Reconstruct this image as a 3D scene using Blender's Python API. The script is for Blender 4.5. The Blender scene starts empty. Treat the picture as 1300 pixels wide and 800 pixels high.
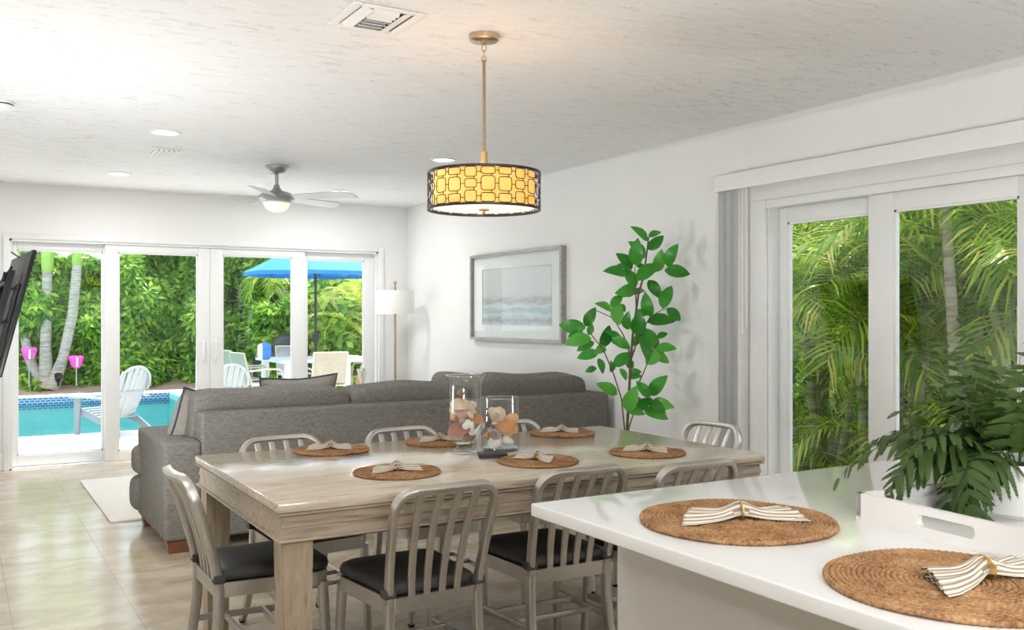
import bpy, bmesh, math, random
import numpy as np
from mathutils import Vector, Matrix, Euler
sc = bpy.context.scene
COL = sc.collection
PI = math.pi
YAW = 0.5350
rnd = random.Random(7)

# ------------------------------------------------------------------ materials
def nt(name):
    m = bpy.data.materials.new(name); m.use_nodes = True
    n = m.node_tree.nodes; l = m.node_tree.links
    b = n['Principled BSDF']
    return m, n, l, b
def ramp(n, stops):
    r = n.new('ShaderNodeValToRGB')
    e = r.color_ramp.elements
    while len(e) < len(stops): e.new(0.5)
    for i, (p, c) in enumerate(stops):
        e[i].position = p; e[i].color = (*c, 1) if len(c) == 3 else c
    return r
def coords(n, l, scale=(1, 1, 1), rot=(0, 0, 0), kind='Object'):
    t = n.new('ShaderNodeTexCoord'); mp = n.new('ShaderNodeMapping')
    mp.inputs['Scale'].default_value = scale; mp.inputs['Rotation'].default_value = rot
    l.new(t.outputs[kind], mp.inputs['Vector'])
    return mp.outputs['Vector']
def noise(n, l, vec, scale, detail=3, rough=0.5, dist=0.0):
    t = n.new('ShaderNodeTexNoise')
    t.inputs['Scale'].default_value = scale; t.inputs['Detail'].default_value = detail
    t.inputs['Roughness'].default_value = rough; t.inputs['Distortion'].default_value = dist
    l.new(vec, t.inputs['Vector']); return t
def bump(n, l, h, b, strength=0.2, dist=0.01):
    x = n.new('ShaderNodeBump'); x.inputs['Strength'].default_value = strength
    x.inputs['Distance'].default_value = dist
    l.new(h, x.inputs['Height']); l.new(x.outputs['Normal'], b.inputs['Normal']); return x
def plain(name, col, rough=0.5, metal=0.0, var=0.06, vs=20, bmp=0.0, bs=200, spec=0.5, scale=(1, 1, 1), coat=0.0):
    m, n, l, b = nt(name)
    v = coords(n, l, scale)
    t = noise(n, l, v, vs, 4)
    lo = tuple(max(0, c * (1 - var)) for c in col); hi = tuple(min(1, c * (1 + var)) for c in col)
    r = ramp(n, [(0.3, lo), (0.7, hi)]); l.new(t.outputs['Fac'], r.inputs['Fac'])
    l.new(r.outputs['Color'], b.inputs['Base Color'])
    b.inputs['Roughness'].default_value = rough; b.inputs['Metallic'].default_value = metal
    b.inputs['Specular IOR Level'].default_value = spec
    b.inputs['Coat Weight'].default_value = coat
    if bmp:
        t2 = noise(n, l, v, bs, 3); bump(n, l, t2.outputs['Fac'], b, bmp, 0.004)
    return m
def emis(name, col, strength, base=(0.8, 0.8, 0.8)):
    m, n, l, b = nt(name)
    b.inputs['Base Color'].default_value = (*base, 1)
    b.inputs['Emission Color'].default_value = (*col, 1); b.inputs['Emission Strength'].default_value = strength
    return m
M = {}
M['wall'] = plain('wall_plaster', (0.83, 0.83, 0.82), 0.75, var=0.012, vs=2, bmp=0.3, bs=14, spec=0.2)
M['white'] = plain('white_paint', (0.84, 0.84, 0.83), 0.4, var=0.01)
M['frame'] = plain('white_door_frame', (0.82, 0.83, 0.83), 0.35, var=0.01)
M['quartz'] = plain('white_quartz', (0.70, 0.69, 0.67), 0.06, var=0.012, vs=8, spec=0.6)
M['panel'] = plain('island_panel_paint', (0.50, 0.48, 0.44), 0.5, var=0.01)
M['cushion'] = plain('charcoal_cushion', (0.030, 0.028, 0.026), 0.55, var=0.15, vs=6, bmp=0.15, bs=60)
M['strap'] = plain('strap_webbing', (0.05, 0.045, 0.04), 0.7)
M['black'] = plain('black_plastic', (0.006, 0.006, 0.0065), 0.4, var=0.1, spec=0.3)
M['blackmat'] = plain('black_slate', (0.02, 0.021, 0.024), 0.5, var=0.2)
M['brass'] = plain('brass', (0.78, 0.55, 0.24), 0.28, 1.0, var=0.05)
M['bronze'] = plain('antique_bronze', (0.42, 0.30, 0.17), 0.35, 1.0, var=0.08)
M['copper'] = plain('satin_copper_nickel', (0.62, 0.47, 0.34), 0.3, 1.0, var=0.05)
M['cage'] = plain('dark_bronze_wire', (0.07, 0.055, 0.045), 0.35, 0.9, var=0.1)
M['nickel'] = plain('brushed_nickel_grey', (0.42, 0.43, 0.42), 0.35, 0.7, var=0.04)
M['bladetop'] = plain('fan_blade_silver', (0.50, 0.51, 0.51), 0.35, 0.1, var=0.03)
M['lampshade'] = plain('white_linen_shade', (0.86, 0.86, 0.84), 0.8, var=0.02, bmp=0.2, bs=300)
M['foot'] = plain('reddish_brown_wood_foot', (0.16, 0.055, 0.03), 0.35, var=0.2, vs=12, scale=(1, 1, 6))
M['rug'] = plain('cream_rug', (0.74, 0.71, 0.65), 0.95, var=0.06, vs=30, bmp=0.6, bs=160, spec=0.1)
M['blind'] = plain('grey_vinyl_vane', (0.86, 0.86, 0.86), 0.5, var=0.03)
M['traywhite'] = plain('white_lacquer_tray', (0.68, 0.66, 0.63), 0.35, var=0.01)
M['pot'] = plain('white_ceramic_pot', (0.62, 0.62, 0.60), 0.4, var=0.02)
M['greypot'] = plain('grey_planter', (0.35, 0.35, 0.34), 0.6)
M['soil'] = plain('soil', (0.04, 0.028, 0.02), 0.95, var=0.3)
M['stem'] = plain('brown_stem', (0.12, 0.075, 0.045), 0.7, var=0.25, vs=40)
M['deck'] = plain('white_pool_deck', (0.86, 0.85, 0.83), 0.7, var=0.03, vs=3)
M['poolwall'] = plain('pool_plaster', (0.33, 0.69, 0.69), 0.7, var=0.08, vs=2)
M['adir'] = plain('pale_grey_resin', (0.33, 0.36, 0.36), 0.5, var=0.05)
M['adirshade'] = plain('shaded_grey_resin', (0.20, 0.23, 0.25), 0.5, var=0.05)  # darker copy of the chair resin, shade put into the colour
M['cream'] = plain('cream_powdercoat', (0.48, 0.44, 0.36), 0.45, var=0.02)
M['sling'] = plain('cream_sling_mesh', (0.38, 0.33, 0.25), 0.7, var=0.05, bmp=0.3, bs=300)
M['greysling'] = plain('grey_sling_mesh', (0.33, 0.36, 0.34), 0.7, var=0.05, bmp=0.3, bs=300)
M['blue'] = plain('blue_canvas', (0.015, 0.21, 0.58), 0.75, var=0.04)
M['towelblue'] = plain('blue_towel', (0.07, 0.22, 0.60), 0.9, var=0.15)
M['dkmetal'] = plain('dark_grey_metal', (0.035, 0.038, 0.04), 0.45, 0.3)
M['pink'] = plain('pink_plastic', (0.85, 0.08, 0.50), 0.3, var=0.05)
M['cardboard'] = plain('brown_cardboard', (0.38, 0.20, 0.09), 0.85, var=0.1)
M['coral'] = plain('white_coral', (0.72, 0.70, 0.64), 0.8, var=0.1, vs=60, bmp=0.5, bs=120)
M['paper'] = plain('pale_book_cover', (0.70, 0.74, 0.75), 0.5, var=0.05)
M['paperblue'] = plain('slate_blue_cover', (0.16, 0.24, 0.30), 0.5, var=0.05)
M['mat_board'] = plain('white_mat_board', (0.80, 0.82, 0.82), 0.7, var=0.01)
M['greyframe'] = plain('silver_grey_wood', (0.36, 0.35, 0.33), 0.4, 0.3, var=0.2, vs=18, scale=(1, 0.25, 4), bmp=0.1)
M['endtable'] = plain('pale_oak_table', (0.55, 0.47, 0.37), 0.5, var=0.1, vs=20)
M['red'] = plain('coral_red_paint', (0.75, 0.10, 0.09), 0.5)
M['pipe'] = plain('navy_piping', (0.03, 0.06, 0.12), 0.8)
M['trim'] = M['white']
M['lens'] = emis('led_lens', (1.0, 0.97, 0.92), 3.5)
M['globe'] = emis('fan_light_glass', (1.0, 0.74, 0.45), 0.6, (0.9, 0.85, 0.75))
M['diffuser'] = emis('pendant_diffuser', (1.0, 0.86, 0.62), 0.75, (0.9, 0.85, 0.75))
M['ventdark'] = plain('duct_shadow', (0.05, 0.045, 0.04), 0.9)
M['ventbeige'] = plain('duct_beige', (0.42, 0.36, 0.30), 0.8)

def m_amber():
    m, n, l, b = nt('amber_fabric_shade')
    v = coords(n, l, (1, 1, 1)); t = noise(n, l, v, 4, 2)
    r = ramp(n, [(0.35, (0.80, 0.42, 0.09)), (0.65, (0.95, 0.58, 0.17))]); l.new(t.outputs['Fac'], r.inputs['Fac'])
    l.new(r.outputs['Color'], b.inputs['Base Color']); l.new(r.outputs['Color'], b.inputs['Emission Color'])
    b.inputs['Emission Strength'].default_value = 0.55; b.inputs['Roughness'].default_value = 0.8
    return m
M['amber'] = m_amber()
def m_ceiling():
    m, n, l, b = nt('ceiling_skip_trowel')
    v = coords(n, l, (1.0, 3.6, 1), (0, 0, math.radians(20)))
    t = noise(n, l, v, 5.5, 10, 0.72, 0.5); t2 = noise(n, l, coords(n, l), 0.55, 2)
    add = n.new('ShaderNodeMath'); add.operation = 'MULTIPLY_ADD'
    add.inputs[1].default_value = 0.22; l.new(t2.outputs['Fac'], add.inputs[0]); l.new(t.outputs['Fac'], add.inputs[2])
    r = ramp(n, [(0.0, (0.86, 0.86, 0.86)), (0.692, (0.86, 0.86, 0.86)), (0.707, (0.50, 0.50, 0.49)), (0.722, (0.86, 0.86, 0.86))])
    l.new(add.outputs[0], r.inputs['Fac']); l.new(r.outputs['Color'], b.inputs['Base Color'])
    b.inputs['Roughness'].default_value = 0.8; b.inputs['Specular IOR Level'].default_value = 0.2
    bump(n, l, add.outputs[0], b, 0.55, 0.02); return m
M['ceiling'] = m_ceiling()
def m_floor():
    m, n, l, b = nt('travertine_tiles')
    v = coords(n, l, (1, 1, 1))
    tn = noise(n, l, coords(n, l, (1.0, 1.9, 1)), 2.1, 12, 0.74, 0.35)
    r = ramp(n, [(0.28, (0.33, 0.24, 0.15)), (0.45, (0.50, 0.41, 0.29)), (0.56, (0.60, 0.53, 0.42)), (0.75, (0.68, 0.62, 0.52))])
    l.new(tn.outputs['Fac'], r.inputs['Fac'])
    pit = noise(n, l, coords(n, l, (1.2, 5, 1)), 9, 6, 0.7)
    rp = ramp(n, [(0.0, (1, 1, 1)), (0.66, (1, 1, 1)), (0.70, (0.62, 0.55, 0.46)), (0.73, (1, 1, 1))])
    l.new(pit.outputs['Fac'], rp.inputs['Fac'])
    mx = n.new('ShaderNodeMixRGB'); mx.blend_type = 'MULTIPLY'; mx.inputs['Fac'].default_value = 0.7
    l.new(r.outputs['Color'], mx.inputs['Color1']); l.new(rp.outputs['Color'], mx.inputs['Color2'])
    # joints: x = 0.21 + k*0.5 ; y = 0.49 + k*0.9 (staggered)
    br = n.new('ShaderNodeTexBrick'); mp = n.new('ShaderNodeMapping')
    tc = n.new('ShaderNodeTexCoord'); l.new(tc.outputs['Object'], mp.inputs['Vector'])
    mp.inputs['Rotation'].default_value = (0, 0, -PI / 2); mp.inputs['Location'].default_value = (-0.49, 0.71, 0)
    l.new(mp.outputs['Vector'], br.inputs['Vector'])
    br.inputs['Scale'].default_value = 1.0; br.inputs['Brick Width'].default_value = 0.92
    br.inputs['Row Height'].default_value = 0.5; br.inputs['Mortar Size'].default_value = 0.0026
    br.inputs['Mortar Smooth'].default_value = 0.2; br.offset = 0.5
    br.inputs['Color1'].default_value = (0.90, 0.90, 0.90, 1); br.inputs['Color2'].default_value = (1.0, 1.0, 1.0, 1)
    br.inputs['Mortar'].default_value = (0.66, 0.61, 0.54, 1)
    mx2 = n.new('ShaderNodeMixRGB'); mx2.blend_type = 'MULTIPLY'; mx2.inputs['Fac'].default_value = 1
    l.new(mx.outputs['Color'], mx2.inputs['Color1']); l.new(br.outputs['Color'], mx2.inputs['Color2'])
    l.new(mx2.outputs['Color'], b.inputs['Base Color'])
    rr = ramp(n, [(0.3, (0.22,) * 3), (0.7, (0.10,) * 3)]); l.new(tn.outputs['Fac'], rr.inputs['Fac'])
    l.new(rr.outputs['Color'], b.inputs['Roughness'])
    bump(n, l, pit.outputs['Fac'], b, 0.04, 0.004); return m
M['floor'] = m_floor()
def m_wood(name, c0, c1, c2, rough, axis=0, gs=1.0):
    m, n, l, b = nt(name)
    s = [9, 9, 9]; s[axis] = 0.9
    v = coords(n, l, tuple(x * gs for x in s))
    t = noise(n, l, v, 3.2, 10, 0.68, 1.6)
    r = ramp(n, [(0.30, c0), (0.46, c1), (0.66, c2)]); l.new(t.outputs['Fac'], r.inputs['Fac'])
    l.new(r.outputs['Color'], b.inputs['Base Color'])
    b.inputs['Roughness'].default_value = rough
    bump(n, l, t.outputs['Fac'], b, 0.2 if rough > .3 else .05, 0.003); return m
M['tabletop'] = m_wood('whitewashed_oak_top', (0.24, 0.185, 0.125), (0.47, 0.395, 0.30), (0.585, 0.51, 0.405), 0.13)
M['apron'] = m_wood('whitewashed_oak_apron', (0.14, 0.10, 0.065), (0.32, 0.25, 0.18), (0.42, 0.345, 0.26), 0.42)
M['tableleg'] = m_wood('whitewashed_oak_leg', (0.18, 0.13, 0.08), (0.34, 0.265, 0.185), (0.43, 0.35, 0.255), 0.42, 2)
def m_alu():
    m, n, l, b = nt('brushed_aluminium')
    t = noise(n, l, coords(n, l, (40, 40, 4)), 8, 5)
    r = ramp(n, [(0.3, (0.43, 0.405, 0.37)), (0.7, (0.55, 0.525, 0.485))]); l.new(t.outputs['Fac'], r.inputs['Fac'])
    l.new(r.outputs['Color'], b.inputs['Base Color'])
    b.inputs['Metallic'].default_value = 0.9; b.inputs['Roughness'].default_value = 0.33
    return m
M['alu'] = m_alu()
def m_linen(name, c0, c1, k=420):
    m, n, l, b = nt(name)
    a = noise(n, l, coords(n, l, (1, 1, 0.12)), k, 3); c = noise(n, l, coords(n, l, (0.12, 0.12, 1)), k, 3)
    ad = n.new('ShaderNodeMath'); ad.operation = 'ADD'; l.new(a.outputs['Fac'], ad.inputs[0]); l.new(c.outputs['Fac'], ad.inputs[1])
    md = n.new('ShaderNodeMath'); md.operation = 'MULTIPLY'; md.inputs[1].default_value = 0.5; l.new(ad.outputs[0], md.inputs[0])
    r = ramp(n, [(0.36, c0), (0.64, c1)]); l.new(md.outputs[0], r.inputs['Fac'])
    l.new(r.outputs['Color'], b.inputs['Base Color']); b.inputs['Roughness'].default_value = 0.9
    b.inputs['Specular IOR Level'].default_value = 0.15
    bump(n, l, md.outputs[0], b, 0.5, 0.002); return m
M['sofa'] = m_linen('grey_linen_upholstery', (0.118, 0.110, 0.097), (0.245, 0.232, 0.206), 260)
M['pillow'] = m_linen('warm_grey_pillow_linen', (0.25, 0.235, 0.20), (0.38, 0.355, 0.31), 300)
def m_stripe():
    m, n, l, b = nt('beige_stripe_linen')
    u = n.new('ShaderNodeUVMap'); sp = n.new('ShaderNodeSeparateXYZ'); l.new(u.outputs['UV'], sp.inputs[0])
    w = n.new('ShaderNodeMath'); w.operation = 'FRACT'
    mu = n.new('ShaderNodeMath'); mu.operation = 'MULTIPLY'; mu.inputs[1].default_value = 13
    l.new(sp.outputs['Y'], mu.inputs[0]); l.new(mu.outputs[0], w.inputs[0])
    r = ramp(n, [(0.40, (0.60, 0.555, 0.48)), (0.48, (0.25, 0.19, 0.13)), (0.94, (0.27, 0.205, 0.14)), (1.0, (0.60, 0.555, 0.48))])
    l.new(w.outputs[0], r.inputs['Fac']); l.new(r.outputs['Color'], b.inputs['Base Color'])
    b.inputs['Roughness'].default_value = 0.9; return m
M['stripe'] = m_stripe()
def m_jute():
    m, n, l, b = nt('woven_jute')
    t = noise(n, l, coords(n, l), 160, 4, 0.7); t2 = noise(n, l, coords(n, l), 14, 3)
    r = ramp(n, [(0.34, (0.075, 0.032, 0.012)), (0.5, (0.29, 0.15, 0.065)), (0.68, (0.47, 0.29, 0.145))])
    ad = n.new('ShaderNodeMath'); ad.operation = 'MULTIPLY_ADD'; ad.inputs[1].default_value = 0.35
    l.new(t2.outputs['Fac'], ad.inputs[0])
    md = n.new('ShaderNodeMath'); md.operation = 'MULTIPLY'; md.inputs[1].default_value = 0.68; l.new(t.outputs['Fac'], md.inputs[0])
    l.new(md.outputs[0], ad.inputs[2]); l.new(ad.outputs[0], r.inputs['Fac'])
    l.new(r.outputs['Color'], b.inputs['Base Color']); b.inputs['Roughness'].default_value = 0.85
    b.inputs['Specular IOR Level'].default_value = 0.2
    bump(n, l, t.outputs['Fac'], b, 0.6, 0.003); return m
M['jute'] = m_jute()
def m_pane(name, tint, gl=1.0):
    m, n, l, b = nt(name); n.remove(b)
    tr = n.new('ShaderNodeBsdfTransparent'); tr.inputs['Color'].default_value = (*tint, 1)
    g = n.new('ShaderNodeBsdfGlossy'); g.inputs['Roughness'].default_value = 0.0; g.inputs['Color'].default_value = (1, 1, 1, 1)
    ge = n.new('ShaderNodeNewGeometry'); dt = n.new('ShaderNodeVectorMath'); dt.operation = 'DOT_PRODUCT'
    l.new(ge.outputs['Normal'], dt.inputs[0]); l.new(ge.outputs['Incoming'], dt.inputs[1])
    def mth(op, a, c):
        q = n.new('ShaderNodeMath'); q.operation = op
        for i, z in enumerate((a, c)):
            if z is None: continue
            if isinstance(z, (int, float)): q.inputs[i].default_value = z
            else: l.new(z, q.inputs[i])
        return q.outputs[0]
    ab = mth('ABSOLUTE', dt.outputs['Value'], None)
    fr = mth('ADD', mth('MULTIPLY', mth('POWER', mth('SUBTRACT', 1.0, ab), 5.0), .9), .05*gl)
    mx = n.new('ShaderNodeMixShader'); l.new(fr, mx.inputs[0]); l.new(tr.outputs[0], mx.inputs[1]); l.new(g.outputs[0], mx.inputs[2])
    l.new(mx.outputs[0], n['Material Output'].inputs['Surface']); return m
M['glass'] = m_pane('clear_window_glass', (0.97, 0.98, 0.98))
M['picglass'] = m_pane('picture_glass', (0.96, 0.97, 0.97))
def m_vase():
    m, n, l, b = nt('vase_glass')
    b.inputs['Base Color'].default_value = (0.96, 0.985, 0.98, 1); b.inputs['Transmission Weight'].default_value = 1
    b.inputs['Roughness'].default_value = 0.0; b.inputs['IOR'].default_value = 1.45; return m
M['vaseglass'] = m_pane('thin_vase_glass', (0.93, 0.95, 0.95), 1.4)
def edge_tint(m):
    n, l = m.node_tree.nodes, m.node_tree.links
    lw = n.new('ShaderNodeLayerWeight'); lw.inputs['Blend'].default_value = .5
    r = ramp(n, [(0.0, (0.96, 0.97, 0.97)), (0.72, (0.90, 0.92, 0.92)), (0.97, (0.30, 0.33, 0.33))]); l.new(lw.outputs['Facing'], r.inputs['Fac'])
    for q in n:
        if q.type == 'BSDF_TRANSPARENT': l.new(r.outputs['Color'], q.inputs['Color'])
edge_tint(M['vaseglass'])
M['thickglass'] = m_vase()
def m_leaf(name, stops, rough=0.4, trans=0.35, tcol=None):
    m, n, l, b = nt(name)
    g = n.new('ShaderNodeNewGeometry'); r = ramp(n, stops)
    if 'fern' in name: l.new(noise(n, l, coords(n, l), 14, 3).outputs['Fac'], r.inputs['Fac'])
    else: l.new(g.outputs['Random Per Island'], r.inputs['Fac'])
    l.new(r.outputs['Color'], b.inputs['Base Color']); b.inputs['Roughness'].default_value = rough
    b.inputs['Specular IOR Level'].default_value = 0.4
    t = n.new('ShaderNodeBsdfTranslucent')
    if tcol: t.inputs['Color'].default_value = (*tcol, 1)
    else: l.new(r.outputs['Color'], t.inputs['Color'])
    mx = n.new('ShaderNodeMixShader'); mx.inputs[0].default_value = trans
    l.new(b.outputs[0], mx.inputs[1]); l.new(t.outputs[0], mx.inputs[2]); l.new(mx.outputs[0], n['Material Output'].inputs['Surface'])
    return m
M['hedge'] = m_leaf('umbrella_tree_leaf', [(0, (0.05, 0.16, 0.02)), (0.4, (0.15, 0.37, 0.035)), (0.75, (0.32, 0.56, 0.06)), (1, (0.62, 0.78, 0.13))], 0.35, 0.45)
M['hedgelime'] = m_leaf('lime_round_leaf', [(0, (0.07, 0.20, 0.02)), (0.5, (0.22, 0.46, 0.05)), (1, (0.50, 0.68, 0.10))], 0.35, 0.35)
M['hedgecore'] = plain('hedge_core_shade', (0.012, 0.03, 0.008), 0.95, var=0.5, vs=12)  # shade between the leaves put into a dark core colour
M['areca'] = m_leaf('areca_frond', [(0, (0.10, 0.25, 0.02)), (0.5, (0.34, 0.55, 0.05)), (0.85, (0.62, 0.70, 0.10)), (1, (0.90, 0.78, 0.25))], 0.3, 0.5)
M['palmyellow'] = m_leaf('yellow_palm_frond', [(0, (0.30, 0.42, 0.05)), (0.5, (0.50, 0.60, 0.10)), (1, (0.66, 0.62, 0.20))], 0.4, 0.45)
M['palmdry'] = m_leaf('dry_palm_frond', [(0, (0.25, 0.16, 0.07)), (1, (0.45, 0.30, 0.14))], 0.7, 0.3)
M['ficus'] = m_leaf('glossy_ficus_leaf', [(0, (0.03, 0.20, 0.02)), (0.5, (0.05, 0.31, 0.03)), (1, (0.13, 0.45, 0.06))], 0.3, 0.22)
M['fern'] = m_leaf('dark_fern_leaf', [(0, (0.018, 0.042, 0.008)), (0.6, (0.05, 0.095, 0.018)), (1, (0.13, 0.18, 0.04))], 0.5, 0.25)
M['crown'] = plain('green_palm_crownshaft', (0.33, 0.50, 0.08), 0.4, var=0.15, vs=6)
def m_trunk(name, a, c, k):
    m, n, l, b = nt(name)
    t = noise(n, l, coords(n, l, (1.5, 1.5, k)), 4, 5)
    r = ramp(n, [(0.35, a), (0.6, c)]); l.new(t.outputs['Fac'], r.inputs['Fac']); l.new(r.outputs['Color'], b.inputs['Base Color'])
    b.inputs['Roughness'].default_value = 0.85; bump(n, l, t.outputs['Fac'], b, 0.4, 0.02); return m
M['trunk'] = m_trunk('ringed_grey_palm_bark', (0.30, 0.26, 0.21), (0.52, 0.47, 0.40), 10)
M['cane'] = m_trunk('ringed_areca_cane', (0.22, 0.25, 0.12), (0.50, 0.50, 0.36), 5)
M['mulch'] = plain('pine_bark_mulch', (0.46, 0.32, 0.22), 0.95, var=0.5, vs=45, bmp=0.8, bs=60)
M['darkmulch'] = plain('dark_garden_soil', (0.06, 0.045, 0.035), 0.95, var=0.5, vs=30, bmp=0.8, bs=50)
M['lawn'] = plain('lawn', (0.10, 0.20, 0.03), 0.95, var=0.4, vs=20)
def m_tileband():
    m, n, l, b = nt('navy_mosaic_tile')
    v = coords(n, l, (1, 1, 1), (PI / 2, 0, 0)); br = n.new('ShaderNodeTexBrick'); l.new(v, br.inputs['Vector'])
    br.inputs['Scale'].default_value = 1; br.inputs['Brick Width'].default_value = 0.085; br.inputs['Row Height'].default_value = 0.045
    br.inputs['Mortar Size'].default_value = 0.012; br.inputs['Color1'].default_value = (0.01, 0.03, 0.16, 1)
    br.inputs['Color2'].default_value = (0.04, 0.10, 0.32, 1); br.inputs['Mortar'].default_value = (0.35, 0.45, 0.6, 1)
    l.new(br.outputs['Color'], b.inputs['Base Color']); b.inputs['Roughness'].default_value = 0.3; return m
M['tileband'] = m_tileband()
def m_water():
    m, n, l, b = nt('pool_water'); n.remove(b)
    tr = n.new('ShaderNodeBsdfTransparent'); tr.inputs['Color'].default_value = (0.70, 0.95, 0.93, 1)
    g = n.new('ShaderNodeBsdfGlossy'); g.inputs['Roughness'].default_value = 0.03
    f = n.new('ShaderNodeFresnel'); f.inputs['IOR'].default_value = 1.33
    v = coords(n, l, (1, 2.4, 1)); t = noise(n, l, v, 3.5, 5, 0.6, 0.6)
    bp = n.new('ShaderNodeBump'); bp.inputs['Strength'].default_value = 0.6; bp.inputs['Distance'].default_value = 0.12
    l.new(t.outputs['Fac'], bp.inputs['Height']); l.new(bp.outputs['Normal'], g.inputs['Normal']); l.new(bp.outputs['Normal'], f.inputs['Normal'])
    mt = n.new('ShaderNodeMath'); mt.operation = 'MULTIPLY'; mt.inputs[1].default_value = 0.9; l.new(f.outputs[0], mt.inputs[0])
    mx = n.new('ShaderNodeMixShader'); l.new(mt.outputs[0], mx.inputs[0]); l.new(tr.outputs[0], mx.inputs[1]); l.new(g.outputs[0], mx.inputs[2])
    l.new(mx.outputs[0], n['Material Output'].inputs['Surface']); return m
M['water'] = m_water()
def m_art():
    m, n, l, b = nt('seascape_print')
    u = n.new('ShaderNodeTexCoord'); sp = n.new('ShaderNodeSeparateXYZ'); l.new(u.outputs['Object'], sp.inputs[0])
    t = noise(n, l, coords(n, l, (1, 1.6, 7)), 3.2, 8, 0.65, 0.4)
    ad = n.new('ShaderNodeMath'); ad.operation = 'MULTIPLY_ADD'; ad.inputs[1].default_value = 0.16
    l.new(t.outputs['Fac'], ad.inputs[0]); l.new(sp.outputs['Z'], ad.inputs[2])
    mr = n.new('ShaderNodeMapRange'); mr.inputs['From Min'].default_value = -0.25; mr.inputs['From Max'].default_value = 0.42
    l.new(ad.outputs[0], mr.inputs['Value'])
    r = ramp(n, [(0.0, (0.42, 0.45, 0.45)), (0.10, (0.60, 0.64, 0.63)), (0.18, (0.26, 0.36, 0.39)), (0.25, (0.60, 0.66, 0.65)), (0.30, (0.30, 0.47, 0.49)), (0.37, (0.62, 0.67, 0.66)),
                 (0.43, (0.33, 0.35, 0.36)), (0.50, (0.58, 0.60, 0.59)), (1.0, (0.64, 0.66, 0.65))])
    l.new(mr.outputs[0], r.inputs['Fac']); l.new(r.outputs['Color'], b.inputs['Base Color']); b.inputs['Roughness'].default_value = 0.8
    return m
M['art'] = m_art()
def m_shell(name, a, c, bands=0.0):
    m, n, l, b = nt(name)
    t = noise(n, l, coords(n, l, (1, 1, 1)), 45, 4, 0.6)
    r = ramp(n, [(0.35, a), (0.65, c)]); l.new(t.outputs['Fac'], r.inputs['Fac']); l.new(r.outputs['Color'], b.inputs['Base Color'])
    b.inputs['Roughness'].default_value = 0.4; return m
M['sh_cream'] = m_shell('shell_cream', (0.58, 0.42, 0.27), (0.82, 0.72, 0.58))
M['sh_pink'] = m_shell('shell_dusty_pink', (0.38, 0.17, 0.13), (0.62, 0.36, 0.29))
M['sh_orange'] = m_shell('shell_orange', (0.55, 0.25, 0.09), (0.80, 0.50, 0.25))
M['sh_brown'] = m_shell('shell_brown', (0.13, 0.06, 0.035), (0.35, 0.19, 0.11))
M['sh_white'] = m_shell('shell_white', (0.66, 0.62, 0.56), (0.86, 0.83, 0.78))
M['sh_grey'] = m_shell('shell_grey', (0.30, 0.26, 0.24), (0.55, 0.48, 0.43))

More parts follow.
